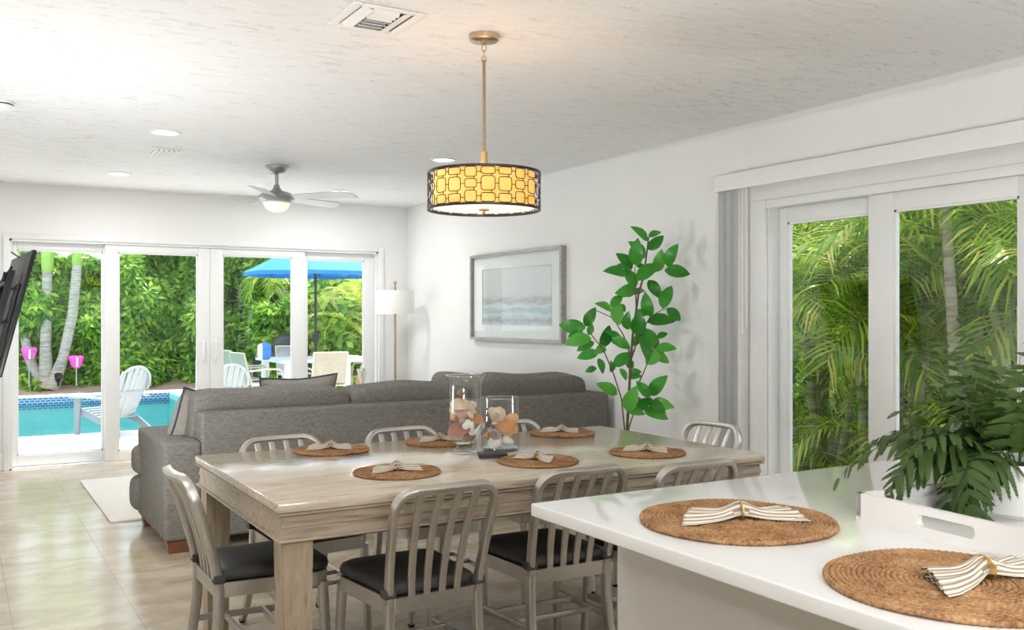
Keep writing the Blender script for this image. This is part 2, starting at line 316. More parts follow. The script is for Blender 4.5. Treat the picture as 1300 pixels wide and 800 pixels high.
# ------------------------------------------------------------------ mesh builder
class MB:
    def __init__(s): s.v = []; s.f = []; s.uv = None
    def add(s, v, f, mat=None):
        o = len(s.v)
        if mat is not None: v = [mat @ Vector(p) for p in v]
        s.v.extend([tuple(p) for p in v]); s.f.extend([tuple(i + o for i in q) for q in f]); return s
    def box(s, x0, x1, y0, y1, z0, z1, mat=None):
        return s.add([(x0,y0,z0),(x1,y0,z0),(x1,y1,z0),(x0,y1,z0),(x0,y0,z1),(x1,y0,z1),(x1,y1,z1),(x0,y1,z1)],
                     [(0,3,2,1),(4,5,6,7),(0,1,5,4),(1,2,6,5),(2,3,7,6),(3,0,4,7)], mat)
    def rbox(s, x0, x1, y0, y1, z0, z1, r=0.01, seg=3, mat=None):
        b = bmesh.new(); bmesh.ops.create_cube(b, size=1)
        for v in b.verts: v.co = Vector(((x0+x1)/2 + v.co.x*(x1-x0), (y0+y1)/2 + v.co.y*(y1-y0), (z0+z1)/2 + v.co.z*(z1-z0)))
        r = min(r, 0.49*min(x1-x0, y1-y0, z1-z0))
        bmesh.ops.bevel(b, geom=list(b.edges), offset=r, segments=seg, affect='EDGES', profile=0.5)
        b.verts.index_update()
        s.add([v.co.copy() for v in b.verts], [[v.index for v in f.verts] for f in b.faces], mat); b.free(); return s
    def lathe(s, prof, n=32, mat=None, cap=True):
        v = []; f = []
        for (r, z) in prof:
            for i in range(n): a = 2*PI*i/n; v.append((r*math.cos(a), r*math.sin(a), z))
        for k in range(len(prof)-1):
            for i in range(n):
                j = (i+1) % n; f.append((k*n+i, k*n+j, (k+1)*n+j, (k+1)*n+i))
        if cap:
            if prof[0][0] > 1e-5: f.append(tuple(reversed(range(n))))
            if prof[-1][0] > 1e-5: f.append(tuple(range((len(prof)-1)*n, len(prof)*n)))
        return s.add(v, f, mat)
    def tube(s, path, r, n=8, closed=False, mat=None, sec=None, up=None):
        """round (or custom section) sweep; r scalar or list"""
        P = [Vector(p) for p in path]; N = len(P)
        R = r if isinstance(r, (list, tuple)) else [r]*N
        ring = []; prev = None
        for i in range(N):
            a = P[(i-1) % N] if (closed or i > 0) else P[i]; c = P[(i+1) % N] if (closed or i < N-1) else P[i]
            t = (c-a).normalized() if (c-a).length > 1e-9 else Vector((0,0,1))
            if up is not None: x = Vector(up)
            elif prev is None: x = Vector((0,0,1)) if abs(t.z) < 0.9 else Vector((1,0,0))
            else: x = prev
            x = (x - t*x.dot(t)); x = x.normalized() if x.length > 1e-6 else Vector((1,0,0))
            prev = x; y = t.cross(x); ring.append((P[i], x, y))
        v = []; f = []
        if sec is None: S = [(math.cos(2*PI*k/n), math.sin(2*PI*k/n)) for k in range(n)]
        else: S = sec; n = len(sec)
        for i, (p, x, y) in enumerate(ring):
            for (a, c) in S: v.append(p + x*(a*R[i]) + y*(c*R[i]))
        L = N if closed else N-1
        for i in range(L):
            for k in range(n):
                k2 = (k+1) % n; i2 = (i+1) % N
                f.append((i*n+k, i*n+k2, i2*n+k2, i2*n+k))
        if not closed: f.append(tuple(reversed(range(n)))); f.append(tuple(range((N-1)*n, N*n)))
        return s.add(v, f, mat)
    def prism(s, poly, z0, z1, mat=None):
        n = len(poly)
        v = [(x, y, z0) for x, y in poly] + [(x, y, z1) for x, y in poly]
        f = [tuple(reversed(range(n))), tuple(range(n, 2*n))] + [(i, (i+1) % n, n+(i+1) % n, n+i) for i in range(n)]
        return s.add(v, f, mat)
    def sq(s, size, p=5, n=10, puff=0.0, mat=None, fn=None):
        """superquadric cushion"""
        b = bmesh.new(); bmesh.ops.create_cube(b, size=2); bmesh.ops.subdivide_edges(b, edges=list(b.edges), cuts=n, use_grid_fill=True)
        out = []
        for v in b.verts:
            x, y, z = v.co; r = (abs(x)**p+abs(y)**p+abs(z)**p)**(-1/p)
            x, y, z = x*r, y*r, z*r
            k = 1 + puff*(1-x*x)*(1-y*y)
            q = Vector((x*size[0]/2, y*size[1]/2, z*size[2]/2*k))
            out.append(fn(q) if fn else q)
        b.verts.index_update()
        s.add(out, [[v.index for v in f.verts] for f in b.faces], mat); b.free(); return s
    def build(s, name, mat, parent=None, loc=None, smooth=True, ang=40, rot=None):
        me = bpy.data.meshes.new(name); me.from_pydata(s.v, [], s.f); me.update()
        if s.uv is not None:
            ul = me.uv_layers.new(name='UVMap')
            for lp in me.loops: ul.data[lp.index].uv = s.uv[lp.vertex_index]
        bm = bmesh.new(); bm.from_mesh(me); bmesh.ops.recalc_face_normals(bm, faces=bm.faces); bm.to_mesh(me); bm.free()
        if smooth:
            me.polygons.foreach_set('use_smooth', [True]*len(me.polygons)); me.set_sharp_from_angle(angle=math.radians(ang))
        me.materials.append(mat)
        o = bpy.data.objects.new(name, me); COL.objects.link(o)
        if parent: o.parent = parent
        if loc: o.location = loc
        if rot: o.rotation_euler = rot
        return o
def fastmesh(name, V, F, mat, parent=None, smooth=False):
    me = bpy.data.meshes.new(name); me.from_pydata(V, [], F); me.update()
    if smooth: me.polygons.foreach_set('use_smooth', [True]*len(me.polygons))
    me.materials.append(mat); o = bpy.data.objects.new(name, me); COL.objects.link(o)
    if parent: o.parent = parent
    return o
def tag(o, label, cat, group=None, kind=None):
    o['label'] = label; o['category'] = cat
    if group: o['group'] = group
    if kind: o['kind'] = kind
    return o
def thing(name, label, cat, loc=(0,0,0), rz=0.0, group=None):
    o = bpy.data.objects.new(name, None); COL.objects.link(o); o.empty_display_size = 0.1
    o.location = loc; o.rotation_euler = (0,0,rz); return tag(o, label, cat, group)
def copy_tree(o, parent=None):
    c = o.copy(); COL.objects.link(c)
    if parent: c.parent = parent
    for ch in list(o.children): copy_tree(ch, c)
    return c
def struct(o, label=None, cat=None):
    o['kind'] = 'structure'
    if label: o['label'] = label; o['category'] = cat
    return o
def T(x=0, y=0, z=0, rx=0, ry=0, rz=0): return Matrix.Translation((x,y,z)) @ Euler((rx,ry,rz)).to_matrix().to_4x4()

# ------------------------------------------------------------------ room shell
XW, YF, ZC = 4.235, 9.40, 2.55
XL, XK, YB = -0.15, -3.6, -2.6
struct(MB().box(XK-.2, XW+.12, YB-.2, YF+.12, -0.1, 0).build('floor', M['floor'], smooth=False), 'pale travertine tile floor of the open plan room', 'floor')
struct(MB().box(XK-.2, XW+.15, YB-.2, YF+.15, ZC, ZC+.12).build('ceiling', M['ceiling'], smooth=False), 'white skip trowelled plaster ceiling', 'ceiling')
struct(MB().box(XK-.6, XW+.65, YB-.6, YF+.35, ZC+.12, ZC+.22).build('roof', M['white'], smooth=False), 'unseen flat roof slab with eaves added to keep sun out', 'roof')  # out of view; overhang added to block sun at the doors
# far wall with door opening
O0, O1, OZ = 0.395, 3.895, 2.055
w = MB(); w.box(XK-.2, O0, YF, YF+.15, 0, ZC); w.box(O1, XW+.15, YF, YF+.15, 0, ZC); w.box(O0, O1, YF, YF+.15, OZ, ZC)
struct(w.build('wall_far', M['wall'], smooth=False), 'white plaster wall around the pool doors', 'wall')
R0, R1, RZ = 1.70, 4.10, 2.04
w = MB(); w.box(XW, XW+.15, R1, YF+.15, 0, ZC); w.box(XW, XW+.15, YB-.2, R0, 0, ZC); w.box(XW, XW+.15, R0, R1, RZ, ZC)
w.add([(XW,-2.6,ZC-.055),(XW,7.2,ZC-.02),(XW,7.2,ZC),(XW,-2.6,ZC),(XW-.13,-2.6,ZC),(XW-.02,7.2,ZC)], [(0,1,5,4),(0,3,2,1),(3,4,5,2),(0,4,3),(1,2,5)])
struct(w.build('wall_right', M['wall'], smooth=False), 'white plaster wall with framed print and garden doors', 'wall')
struct(MB().box(XL-.15, XL, 4.4, YF, 0, ZC).box(XK, XL, 4.25, 4.4, 0, ZC).build('wall_left', M['wall'], smooth=False), 'white wall carrying the television', 'wall')
struct(MB().box(XK-.15, XK, YB, 4.4, 0, ZC).build('wall_kitchen', M['wall'], smooth=False), 'white kitchen side wall', 'wall')
struct(MB().box(XK-.15, XW, YB-.15, YB, 0, ZC).build('wall_back', M['wall'], smooth=False), 'white wall at the kitchen end', 'wall')
b = MB(); b.rbox(XL, O0-.05, YF-.018, YF, 0, .145, .006); b.rbox(O1+.06, XW-.02, YF-.018, YF, 0, .145, .006)
struct(b.build('baseboard_far', M['white']), 'white baseboard on the pool side wall', 'baseboard')
b = MB(); b.rbox(XW-.018, XW, 4.46, YF-.02, 0, .145, .006)
struct(b.build('baseboard_right', M['white']), 'white baseboard under the framed print', 'baseboard')
# casings
def casing_far():
    b = MB(); y0, y1 = YF-.022, YF
    b.rbox(O0-.05, O0, y0, y1, 0, OZ+.05, .006); b.rbox(O1, O1+.062, y0, y1, 0, OZ+.05, .006); b.rbox(O0, O1, y0, y1, OZ, OZ+.05, .006)
    b.box(O0, O0+.02, YF, YF+.14, 0, OZ); b.box(O1-.02, O1, YF, YF+.14, 0, OZ); b.box(O0, O1, YF, YF+.14, OZ-.02, OZ); b.box(O0, O1, YF, YF+.14, -.02, .012)
    return b
struct(casing_far().build('trim_1', M['frame']), 'white casing and track around the pool doors', 'trim')
b = MB(); x0, x1 = XW-.02, XW
b.rbox(x0, x1, R1, R1+.125, 0, RZ+.035, .004); b.rbox(x0, x1, R0-.1, R1, RZ-.02, RZ+.035, .008)
b.box(XW, XW+.14, R1-.012, R1, 0, RZ); b.box(XW, XW+.14, R0, R0+.012, 0, RZ); b.box(XW, XW+.14, R0, R1, RZ-.015, RZ); b.box(XW, XW+.14, R0, R1, -.02, .012)
struct(b.build('trim_2', M['frame']), 'white casing and track around the garden doors', 'trim')
def panel(name, label, x0, x1, zt, sl, sr, rt, rb, mat4, handle=None, gtop=None):
    """sliding door leaf in local XZ, thickness along Y"""
    root = thing(name, label, 'door'); root['kind'] = 'structure'; root.matrix_world = mat4
    b = MB(); t = .02
    b.rbox(x0, x0+sl, -t, t, .015, zt, .004, 2); b.rbox(x1-sr, x1, -t, t, .015, zt, .004, 2)
    b.rbox(x0+sl, x1-sr, -t, t, zt-rt, zt, .004, 2); b.rbox(x0+sl, x1-sr, -t, t, .015, .015+rb, .004, 2)
    g = .012
    for (a, c, e, f2) in ((x0+sl, x0+sl+g, .015+rb, zt-rt), (x1-sr-g, x1-sr, .015+rb, zt-rt), (x0+sl, x1-sr, zt-rt-g, zt-rt), (x0+sl, x1-sr, .015+rb, .015+rb+g)):
        b.box(a, c, -.013, .013, e, f2)
    b.build('leaf_frame', M['frame'], root)
    MB().add([(x0+sl, 0, .015+rb), (x1-sr, 0, .015+rb), (x1-sr, 0, zt-rt), (x0+sl, 0, zt-rt)], [(0, 1, 2, 3)]).build('glass_pane', M['glass'], root, smooth=False)
    if handle is not None:
        h = MB(); h.rbox(handle-.016, handle+.016, -t-.008, -t, .90, 1.16, .005); h.tube([(handle, -t-.005, .935), (handle, -t-.035, .95), (handle, -t-.04, 1.03), (handle, -t-.035, 1.11), (handle, -t-.005, 1.125)], .009, 8)
        h.build('handle', M['frame'], root)
    return root
ft = OZ-.02
panel('door_1', 'white framed glass pool door beside the television', .415, 1.26, ft, .045, .09, .07, .10, T(0, YF+.095, 0))
panel('door_2', 'white framed sliding pool door behind the low sofa arm', 1.183, 2.133, ft, .115, .113, .07, .085, T(0, YF+.04, 0), 2.07)
panel('door_3', 'white framed sliding pool door before the patio table', 2.135, 3.094, ft, .12, .132, .065, .085, T(0, YF+.04, 0), 2.19)
panel('door_4', 'white framed glass pool door beside the floor lamp', 3.03, 3.875, ft, .10, .106, .075, .10, T(0, YF+.095, 0))
MR = T(XW+.10, 0, 0, 0, 0, -PI/2)
# local x = -world y
panel('door_5', 'white framed garden door beside the blinds', -4.088, -3.30, RZ-.0155, .07, .06, .09, .1, MR)
MR2 = T(XW+.045, 0, 0, 0, 0, -PI/2)
panel('door_6', 'white framed garden door behind the fern', -3.39, -2.43, RZ-.0155, .16, .12, .095, .1, MR2)
panel('door_7', 'white framed garden door at the kitchen end', -2.50, -1.72, RZ-.0155, .07, .07, .09, .1, MR)

# valance + vertical blinds
o = MB(); o.rbox(4.12, 4.135, 1.3, 4.445, 2.150, 2.252, .004); o.box(4.135, XW, 4.43, 4.445, 2.150, 2.252); o.box(4.135, XW, 1.3, 4.43, 2.237, 2.252)
tag(o.build('blind_valance', M['white']), 'long white valance board above the garden doors', 'valance')
t = thing('vertical_blind', 'grey vertical blind stacked beside the garden doors', 'blind', (4.185, 4.34, 0))
b = MB()
for k in range(18):
    y = -.085 + k*.0102
    b.add([(x, y + .003*math.cos(x*40+k), z) for z in (.03, 2.16) for x in (-.045, -.015, .015, .045)], [(0,1,5,4),(1,2,6,5),(2,3,7,6)])
b.build('vanes', M['blind'], t, ang=60)
MB().box(-.01, .02, -.1, .1, 2.16, 2.19).build('head_rail', M['white'], t)
b = MB(); b.tube([(-.05, -.13, 2.15), (-.05, -.132, 1.35)], .004, 6); b.tube([(-.05, -.132, 1.35), (-.05, -.132, 1.26)], .007, 8); b.tube([(-.05, -.165, 2.15), (-.05, -.165, 1.30)], .003, 6)
b.build('wand', M['white'], t)

# ------------------------------------------------------------------ dining table
TX0, TX1, TY0, TY1, TZ = .870, 2.995, 2.912, 4.112, .775
t = thing('dining_table', 'large whitewashed oak dining table with panelled apron', 'table', ((TX0+TX1)/2, (TY0+TY1)/2, 0))
hx, hy = (TX1-TX0)/2, (TY1-TY0)/2
MB().rbox(-hx, hx, -hy, hy, TZ-.030, TZ, .003, 2).build('tabletop', M['tabletop'], t)
def frustum(b, a0, b0, z0, a1, b1, z1):
    b.add([(-a0,-b0,z0),(a0,-b0,z0),(a0,b0,z0),(-a0,b0,z0),(-a1,-b1,z1),(a1,-b1,z1),(a1,b1,z1),(-a1,b1,z1)], [(0,3,2,1),(4,5,6,7),(0,1,5,4),(1,2,6,5),(2,3,7,6),(3,0,4,7)])
b = MB()
prof = [(.012, TZ-.030), (.003, TZ-.036), (.003, TZ-.040), (.018, TZ-.046), (.012, TZ-.080), (.018, TZ-.082), (.012, TZ-.116), (.004, TZ-.118), (.002, TZ-.124), (.010, TZ-.130), (.02, TZ-.131)]
for (i0, z0), (i1, z1) in zip(prof[:-1], prof[1:]):
    frustum(b, hx-i1, hy-i1, z1, hx-i0, hy-i0, z0)
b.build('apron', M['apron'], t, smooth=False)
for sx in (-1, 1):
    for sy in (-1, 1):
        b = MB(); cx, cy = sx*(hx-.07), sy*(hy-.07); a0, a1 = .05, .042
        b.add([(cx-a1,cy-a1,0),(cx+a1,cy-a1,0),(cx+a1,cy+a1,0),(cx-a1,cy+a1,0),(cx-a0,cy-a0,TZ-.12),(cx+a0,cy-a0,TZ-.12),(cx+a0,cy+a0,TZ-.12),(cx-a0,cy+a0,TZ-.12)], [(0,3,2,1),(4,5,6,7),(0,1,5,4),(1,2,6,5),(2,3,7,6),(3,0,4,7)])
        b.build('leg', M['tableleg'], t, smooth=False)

# ------------------------------------------------------------------ aluminium chairs
def rsec(a, c, r=.35):
    out = []
    for (sx, sy, st) in ((1,1,0),(-1,1,90),(-1,-1,180),(1,-1,270)):
        for d in (0, 45, 90):
            an = math.radians(st+d); q = min(a, c)*r
            out.append((sx*(a-q)+q*math.cos(an), sy*(c-q)+q*math.sin(an)))
    return out
def back_y(z): return -.115*(max(0, z-.42)/.40)**1.25
def make_chair(label):
    t = thing('dining_chair', label, 'chair')
    # back frame: inverted U
    P = []; H = .803
    for z in (.40, .46, .52, .58, .64, .69, .73): P.append((-(.168+.022*(z-.40)/.33), back_y(z), z))
    x0, zr, r = -.190, H-.075, .075
    for k in range(1, 9):
        a = PI - k*PI/16; P.append((x0+r+r*math.cos(a), back_y(zr+r*math.sin(a)), zr+r*math.sin(a)))
    n0 = len(P)
    for x in (-.07, -.03, 0.0): P.append((x, back_y(H), H))
    P = P + [(-x, y, z) for (x, y, z) in reversed(P[:-1])]
    P = [(x, y - .022*max(0, 1-(x/.17)**2)*max(0, min(1, (z-.7)/.1)), z) for x, y, z in P]
    MB().tube(P, 1.0, sec=rsec(.017, .0115), up=(0, 1, .3)).build('back_frame', M['alu'], t, ang=50)
    for i in range(4):
        x = (-.100 + i*.0667); Q = []
        for k in range(8):
            u = k/7; z = .415+u*(H-.012-.415)
            Q.append((x*(.86+.2*u), back_y(z) + .006*math.sin(u*PI) - .022*max(0, 1-(x/.17)**2)*max(0, min(1, (z-.7)/.1)), z))
        MB().tube(Q, 1.0, sec=rsec(.0055, .013), up=(0, 1, .3)).build('back_slat', M['alu'], t, ang=50)
    # seat frame: trapezoid ring + pan
    def outline(g, n=6):
        pts = []
        wr, wf, yr, yf = .172-g, .200-g, -.012+g, .400-g
        for (cx, cy, st, r) in ((wr-.03, yr+.03, -90, .03), (wf-.06, yf-.06, 0, .06), (-wf+.06, yf-.06, 90, .06), (-wr+.03, yr+.03, 180, .03)):
            for k in range(n+1):
                a = math.radians(st + 90*k/n); pts.append((cx+r*math.cos(a), cy+r*math.sin(a)))
        return pts
    MB().prism(outline(0), .378, .430).build('seat_frame', M['alu'], t, ang=50)
    b = MB(); o = outline(.004); n = len(o); V = []; F = []
    cx, cy = 0, .19
    for (k, z) in ((.93, .431), (1.0, .438), (1.01, .452), (.98, .466), (.90, .476), (.6, .482), (.25, .484)):
        V += [(cx+(x-cx)*k, cy+(y-cy)*k+.01, z) for x, y in o]
    for j in range(6):
        for i in range(n): F.append((j*n+i, j*n+(i+1) % n, (j+1)*n+(i+1) % n, (j+1)*n+i))
    F.append(tuple(reversed(range(n)))); F.append(tuple(range(6*n, 7*n)))
    cu = MB().add(V, F).build('seat_cushion', M['cushion'], t, ang=60)
    for s in (-1, 1):
        MB().rbox(s*.1715-.021, s*.1715+.021, -.022, .018, .432, .462, .005).build('strap', M['strap'], cu)
    legs = []
    for s in (-1, 1):
        rear = [(s*.168, 0, .41), (s*.170, -.002, .30), (s*.174, -.018, .18), (s*.180, -.055, .07), (s*.184, -.088, .012)]
        front = [(s*.182, .372, .39), (s*.186, .380, .25), (s*.194, .392, .012)]
        for q in (rear, front):
            lg = MB().tube(q, [1, 1, .95, .88, .82] if len(q) == 5 else [1, .95, .85], sec=rsec(.018, .0145), up=(0, 1, 0)).build('leg', M['alu'], t, ang=50)
            x, y, z = q[-1]; MB().lathe([(.014, 0), (.015, .012), (.013, .016)], 12, T(x, y, 0)).build('glide', M['black'], lg)
        MB().tube([(s*.175, -.012, .215), (s*.187, .384, .200)], 1, sec=rsec(.012, .007), up=(0, 0, 1)).build('stretcher', M['alu'], t, ang=50)
    for y in (.105, .255):
        MB().tube([(-.178, y, .209), (.178, y, .209)], 1, sec=rsec(.010, .007), up=(0, 0, 1)).build('stretcher', M['alu'], t, ang=50)
    return t
G = 'aluminium chairs around the dining table'
CH = [
 (1.400, 2.885, 0.03, 'aluminium slat back chair at the table nearest the island, its whole charcoal seat showing'),
 (1.990, 2.935, -0.02, 'aluminium slat back chair partly behind the white island corner, charcoal seat showing'),
 (2.455, 2.830, 0.0, 'aluminium slat back chair whose legs hide behind the island, only its top showing'),
 (1.290, 4.150, PI+.10, 'aluminium chair tucked between sofa and table beside the corner closest to the low arm'),
 (1.900, 4.175, PI+.04, 'aluminium chair tucked between sofa and table, left of the tall shell vase'),
 (2.500, 4.165, PI, 'aluminium chair tucked behind the table, mostly hidden by the short shell vase'),
 (.790, 3.520, -PI/2, 'aluminium chair at the table end toward the pool doors, seen edge on'),
 (3.270, 3.640, PI/2+.06, 'aluminium chair at the table end by the grey blinds, facing the camera'),
]
proto = make_chair(CH[0][3])
for i, (x, y, rz, lab) in enumerate(CH):
    c = proto if i == 0 else copy_tree(proto)
    c.location = (x, y, 0); c.rotation_euler = (0, 0, rz); tag(c, lab, 'chair', G)

# ------------------------------------------------------------------ placemats and napkins
def mat_mesh(R, tr, segs):
    b = MB(); n = 6; k = 0; r = tr*.9
    while r < R:
        L = max(16, int(segs*r/R)); br = max(6, int(2*PI*r/(tr*2.3)))
        V = []; F = []
        for i in range(L):
            a = 2*PI*i/L; w = math.sin(a*br+k*1.7)
            rr = r*(1+.004*math.sin(3*a+k)); t0 = tr*(1+.16*w)
            for j in range(n):
                q = 2*PI*j/n; V.append(((rr+t0*1.05*math.cos(q))*math.cos(a), (rr+t0*1.05*math.cos(q))*math.sin(a), tr*1.1+t0*1.1*math.sin(q) + .0012*math.sin(5*a+k)))
        for i in range(L):
            for j in range(n): F.append((i*n+j, i*n+(j+1) % n, ((i+1) % L)*n+(j+1) % n, ((i+1) % L)*n+j))
        b.add(V, F); r += tr*1.75; k += 1
    return b
mm = mat_mesh(.163, .0052, 260)
placemat = mm.build('placemat', M['jute'], ang=80)
mm2 = mat_mesh(.211, .0052, 330)
placemat2 = mm2.build('placemat', M['jute'], ang=80)
def napkin_mesh(L, W):
    b = MB(); V = []; F = []; UV = []; nu, nv = 36, 40
    for lay in range(3):
        o = len(V); sk = (lay-1)*.010
        for i in range(nu+1):
            t = -1+2*i/nu
            at = abs(t); wd = .011+(W-.011)*min(1, at*1.25)**.9*(1-.03*lay)*(1.12 if t < 0 else .85)
            for j in range(nv+1):
                v = -1+2*j/nv
                pinch = math.exp(-(t/.28)**2)
                z = .006+lay*.0042 + pinch*(.012+.006*math.cos(v*PI/2)) + (.0028+.003*pinch)*math.cos(v*PI*3.5+lay)*(1-.35*at) + .006*at*(lay*.5)*(1-v*v)
                z = z*(.35+.65*min(1, 1.3-abs(v)**4))
                x = t*L/2*(1-.04*lay) + .16*L*v*at*(1 if t < 0 else -.7)*.8
                V.append((x, v*wd+sk*at, max(.0015, z))); UV.append((i/nu, j/nv))
        for i in range(nu):
            for j in range(nv):
                a = o+i*(nv+1)+j; F.append((a, a+1, a+nv+2, a+nv+1))
    b.v = V; b.f = F; b.uv = UV; return b
def make_napkin(L, W, label):
    t = thing('napkin', label, 'napkin')
    o = napkin_mesh(L, W).build('cloth', M['stripe'], t, ang=80)
    sm = o.modifiers.new('thick', 'SOLIDIFY'); sm.thickness = .0016
    P = [(0, .021*math.cos(a), .017+.0165*math.sin(a)) for a in [2*PI*k/28 for k in range(28)]]
    MB().tube(P, 1, closed=True, sec=[(-.0012, -.0055), (.0012, -.0055), (.0012, .0055), (-.0012, .0055)], up=None).build('napkin_ring', M['brass'], t, ang=40)
    return t
MT = [
 (1.430, 3.265, .35, 'round jute placemat on the table in front of the nearest whole chair'),
 (2.030, 3.215, -.75, 'round jute placemat on the table beside the black coasters'),
 (2.565, 3.180, -.35, 'round jute placemat on the table behind the chair with hidden legs'),
 (1.415, 3.945, .1, 'round jute placemat on the table edge near the sofa corner'),
 (1.945, 3.945, .3, 'round jute placemat on the table half hidden behind the tall shell vase'),
 (2.620, 3.925, -.3, 'round jute placemat on the table between short vase and potted ficus'),
]
NL = ['striped napkin in brass ring, tied like a bow before the nearest whole chair', 'striped napkin in brass ring beside the black coasters, angled toward the short vase',
      'striped napkin in brass ring on the placemat behind the chair with hidden legs', 'striped napkin in brass ring nearest the low sofa arm, its two ends fanned',
      'striped napkin in brass ring partly hidden behind the tall shell vase', 'striped napkin in brass ring on the placemat toward the potted ficus']
napA = make_napkin(.165, .034, NL[0])
for i, (x, y, rz, lab) in enumerate(MT):
    p = placemat if i == 0 else copy_tree(placemat)
    p.location = (x, y, TZ+.0005); p.rotation_euler = (0, 0, rnd.uniform(0, 6)); tag(p, lab, 'placemat', 'jute placemats on the dining table')
    c = napA if i == 0 else copy_tree(napA)
    c.location = (x-.005, y-.005, TZ+.0118); c.rotation_euler = (0, 0, rz-YAW); tag(c, NL[i], 'napkin', 'napkins on the dining table')
IZ = .92
placemat2.location = (1.456, 1.500, IZ+.0005); tag(placemat2, 'round jute placemat near the island corner facing the dining chairs', 'placemat', 'jute placemats on the island')
p = copy_tree(placemat2); p.location = (1.425, .960, IZ+.0005); p.rotation_euler = (0, 0, 1.3); tag(p, 'round jute placemat on the island in front of the white tray handle', 'placemat', 'jute placemats on the island')
napB = make_napkin(.235, .046, 'striped napkin in brass ring on the island placemat nearest the dining chairs')
napB.location = (1.455, 1.49, IZ+.0118); napB.rotation_euler = (0, 0, .12-YAW); tag(napB, napB['label'], 'napkin', 'napkins on the island')
c = copy_tree(napB); c.location = (1.475, .945, IZ+.0118); c.rotation_euler = (0, 0, .42-YAW)
tag(c, 'striped napkin in brass ring on the island placemat before the tray handle', 'napkin', 'napkins on the island')

# ------------------------------------------------------------------ kitchen island
t = thing('kitchen_island', 'white kitchen island with quartz top and painted base', 'kitchen island', (1.855, .55, 0))
MB().rbox(1.184-1.855, 2.53-1.855, -1.35, 1.36, IZ-.031, IZ, .004, 3).build('countertop', M['quartz'], t)
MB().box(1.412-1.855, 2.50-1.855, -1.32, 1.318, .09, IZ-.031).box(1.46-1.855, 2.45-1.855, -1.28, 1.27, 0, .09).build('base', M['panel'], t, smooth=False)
# tray
def make_tray():
    t = thing('serving_tray', 'white lacquer serving tray with cut out handles under the fern', 'tray', (1.70, 1.385, IZ), -.10)
    # local: x right from the left-back corner, y negative toward camera
    Wd, Ln, h, th = .66, .62, .062, .014
    b = MB(); b.box(0, Wd, -Ln, 0, 0, .01)
    b.box(0, Wd, -th, 0, .01, h); b.box(Wd-th, Wd, -Ln, 0, .01, h); b.box(0, Wd, -Ln, -Ln+th, .01, h)
    # near side wall (x=0) with handle slot
    s0, s1, z0, z1 = -.30, -.165, .022, .046
    b.box(0, th, -Ln, s0, .01, h); b.box(0, th, s1, 0, .01, h); b.box(0, th, s0, s1, .01, z0); b.box(0, th, s0, s1, z1, h)
    r = .009
    for (cy, sg) in ((s0, 1), (s1, -1)):
        for (cz, sz) in ((z0, 1), (z1, -1)):
            pts = [(cy, cz)] + [(cy+sg*r*(1-math.sin(a)), cz+sz*r*(1-math.cos(a))) for a in [k*PI/8 for k in range(5)]]
            V = [(0, y, z) for y, z in pts] + [(th, y, z) for y, z in pts]; n = len(pts)
            b.add(V, [tuple(range(n)), tuple(range(n, 2*n))] + [(i, (i+1) % n, n+(i+1) % n, n+i) for i in range(n)])
    b.build('tray_body', M['traywhite'], t, smooth=False)
    return t
make_tray()

# ------------------------------------------------------------------ fern
def frond_mesh(L, droop, wid, rng, npin=12, curl=0.0, up0=1.1):
    """leather fern frond: triangular blade, each pinna itself deeply lobed"""
    V = []; F = []; ns = 24
    P = []; x = z = 0; a = up0; ds = L/ns
    for k in range(ns+1):
        P.append((x, z, a)); x += ds*math.cos(a); z += ds*math.sin(a); a -= droop*(.5+1.0*k/ns)/ns*1.4
    for k in range(ns):
        o = len(V); r = .0017*(1-.7*k/ns); (x0, z0, _), (x1, z1, _) = P[k], P[k+1]
        V += [(x0, -r, z0), (x0, r, z0), (x1, r*.9, z1), (x1, -r*.9, z1), (x0, 0, z0-r), (x1, 0, z1-r)]; F += [(o, o+1, o+2, o+3), (o, o+4, o+5, o+3), (o+1, o+2, o+5, o+4)]
    twist = rng.uniform(-.25, .25)
    for k in range(npin+1):
        u = .26+.74*k/npin; i = min(ns, int(round(u*ns))); px, pz, pa = P[i]; v0 = (u-.26)/.74
        l = wid*(1-v0)**.75*(1 if k else .9)+.010
        for s in ((-1, 1) if k < npin else (0,)):
            if s == 0: d = Vector((math.cos(pa), 0, math.sin(pa))); l = .03
            else: d = Vector((math.cos(pa)*(.55+.35*v0), s, math.sin(pa)*(.55+.35*v0))).normalized()
            d.z += rng.uniform(-.35, .02)+s*twist; d.normalize()
            ax = Vector((math.cos(pa), 0, math.sin(pa))); sd = (ax-d*ax.dot(d)); sd = sd.normalized() if sd.length > 1e-3 else Vector((0, 1, 0))
            c0 = Vector((px, 0, pz)); nl = max(4, int(l/.008))
            sag = rng.uniform(.12, .30)
            def mid(v): return c0+d*(l*v)+Vector((0, 0, -sag*l*v*v))
            for q in range(nl):
                v1, v2 = (q+.02)/(nl+.7), (q+1.0)/(nl+.7); w = (l*.105+.002)*min(1, .6+4*v1)*(1-v1**1.6)**.8+.0006
                for g in (-1, 1):
                    o = len(V); p1, p2 = mid(v1), mid(v2); tp = mid(min(1, v2+.04))+sd*(g*w*1.05); m1 = p1+sd*(g*w*.80)
                    V += [tuple(p1), tuple(m1), tuple(tp), tuple(p2)]; F.append((o, o+1, o+2, o+3))
            o = len(V); p1 = mid((nl-.3)/(nl+.7)); V += [tuple(p1+sd*.003), tuple(mid(1.04)), tuple(p1-sd*.003)]; F.append((o, o+1, o+2))
    return V, F
def rot_add(V, F, VV, FF, mat):
    o = len(VV); VV.extend([tuple(mat @ Vector(p)) for p in V]); FF.extend([tuple(i+o for i in f) for f in F])
t = thing('potted_fern', 'dark green fern in a white pot standing on the white tray', 'potted plant', (2.06, 1.235, IZ+.0102))
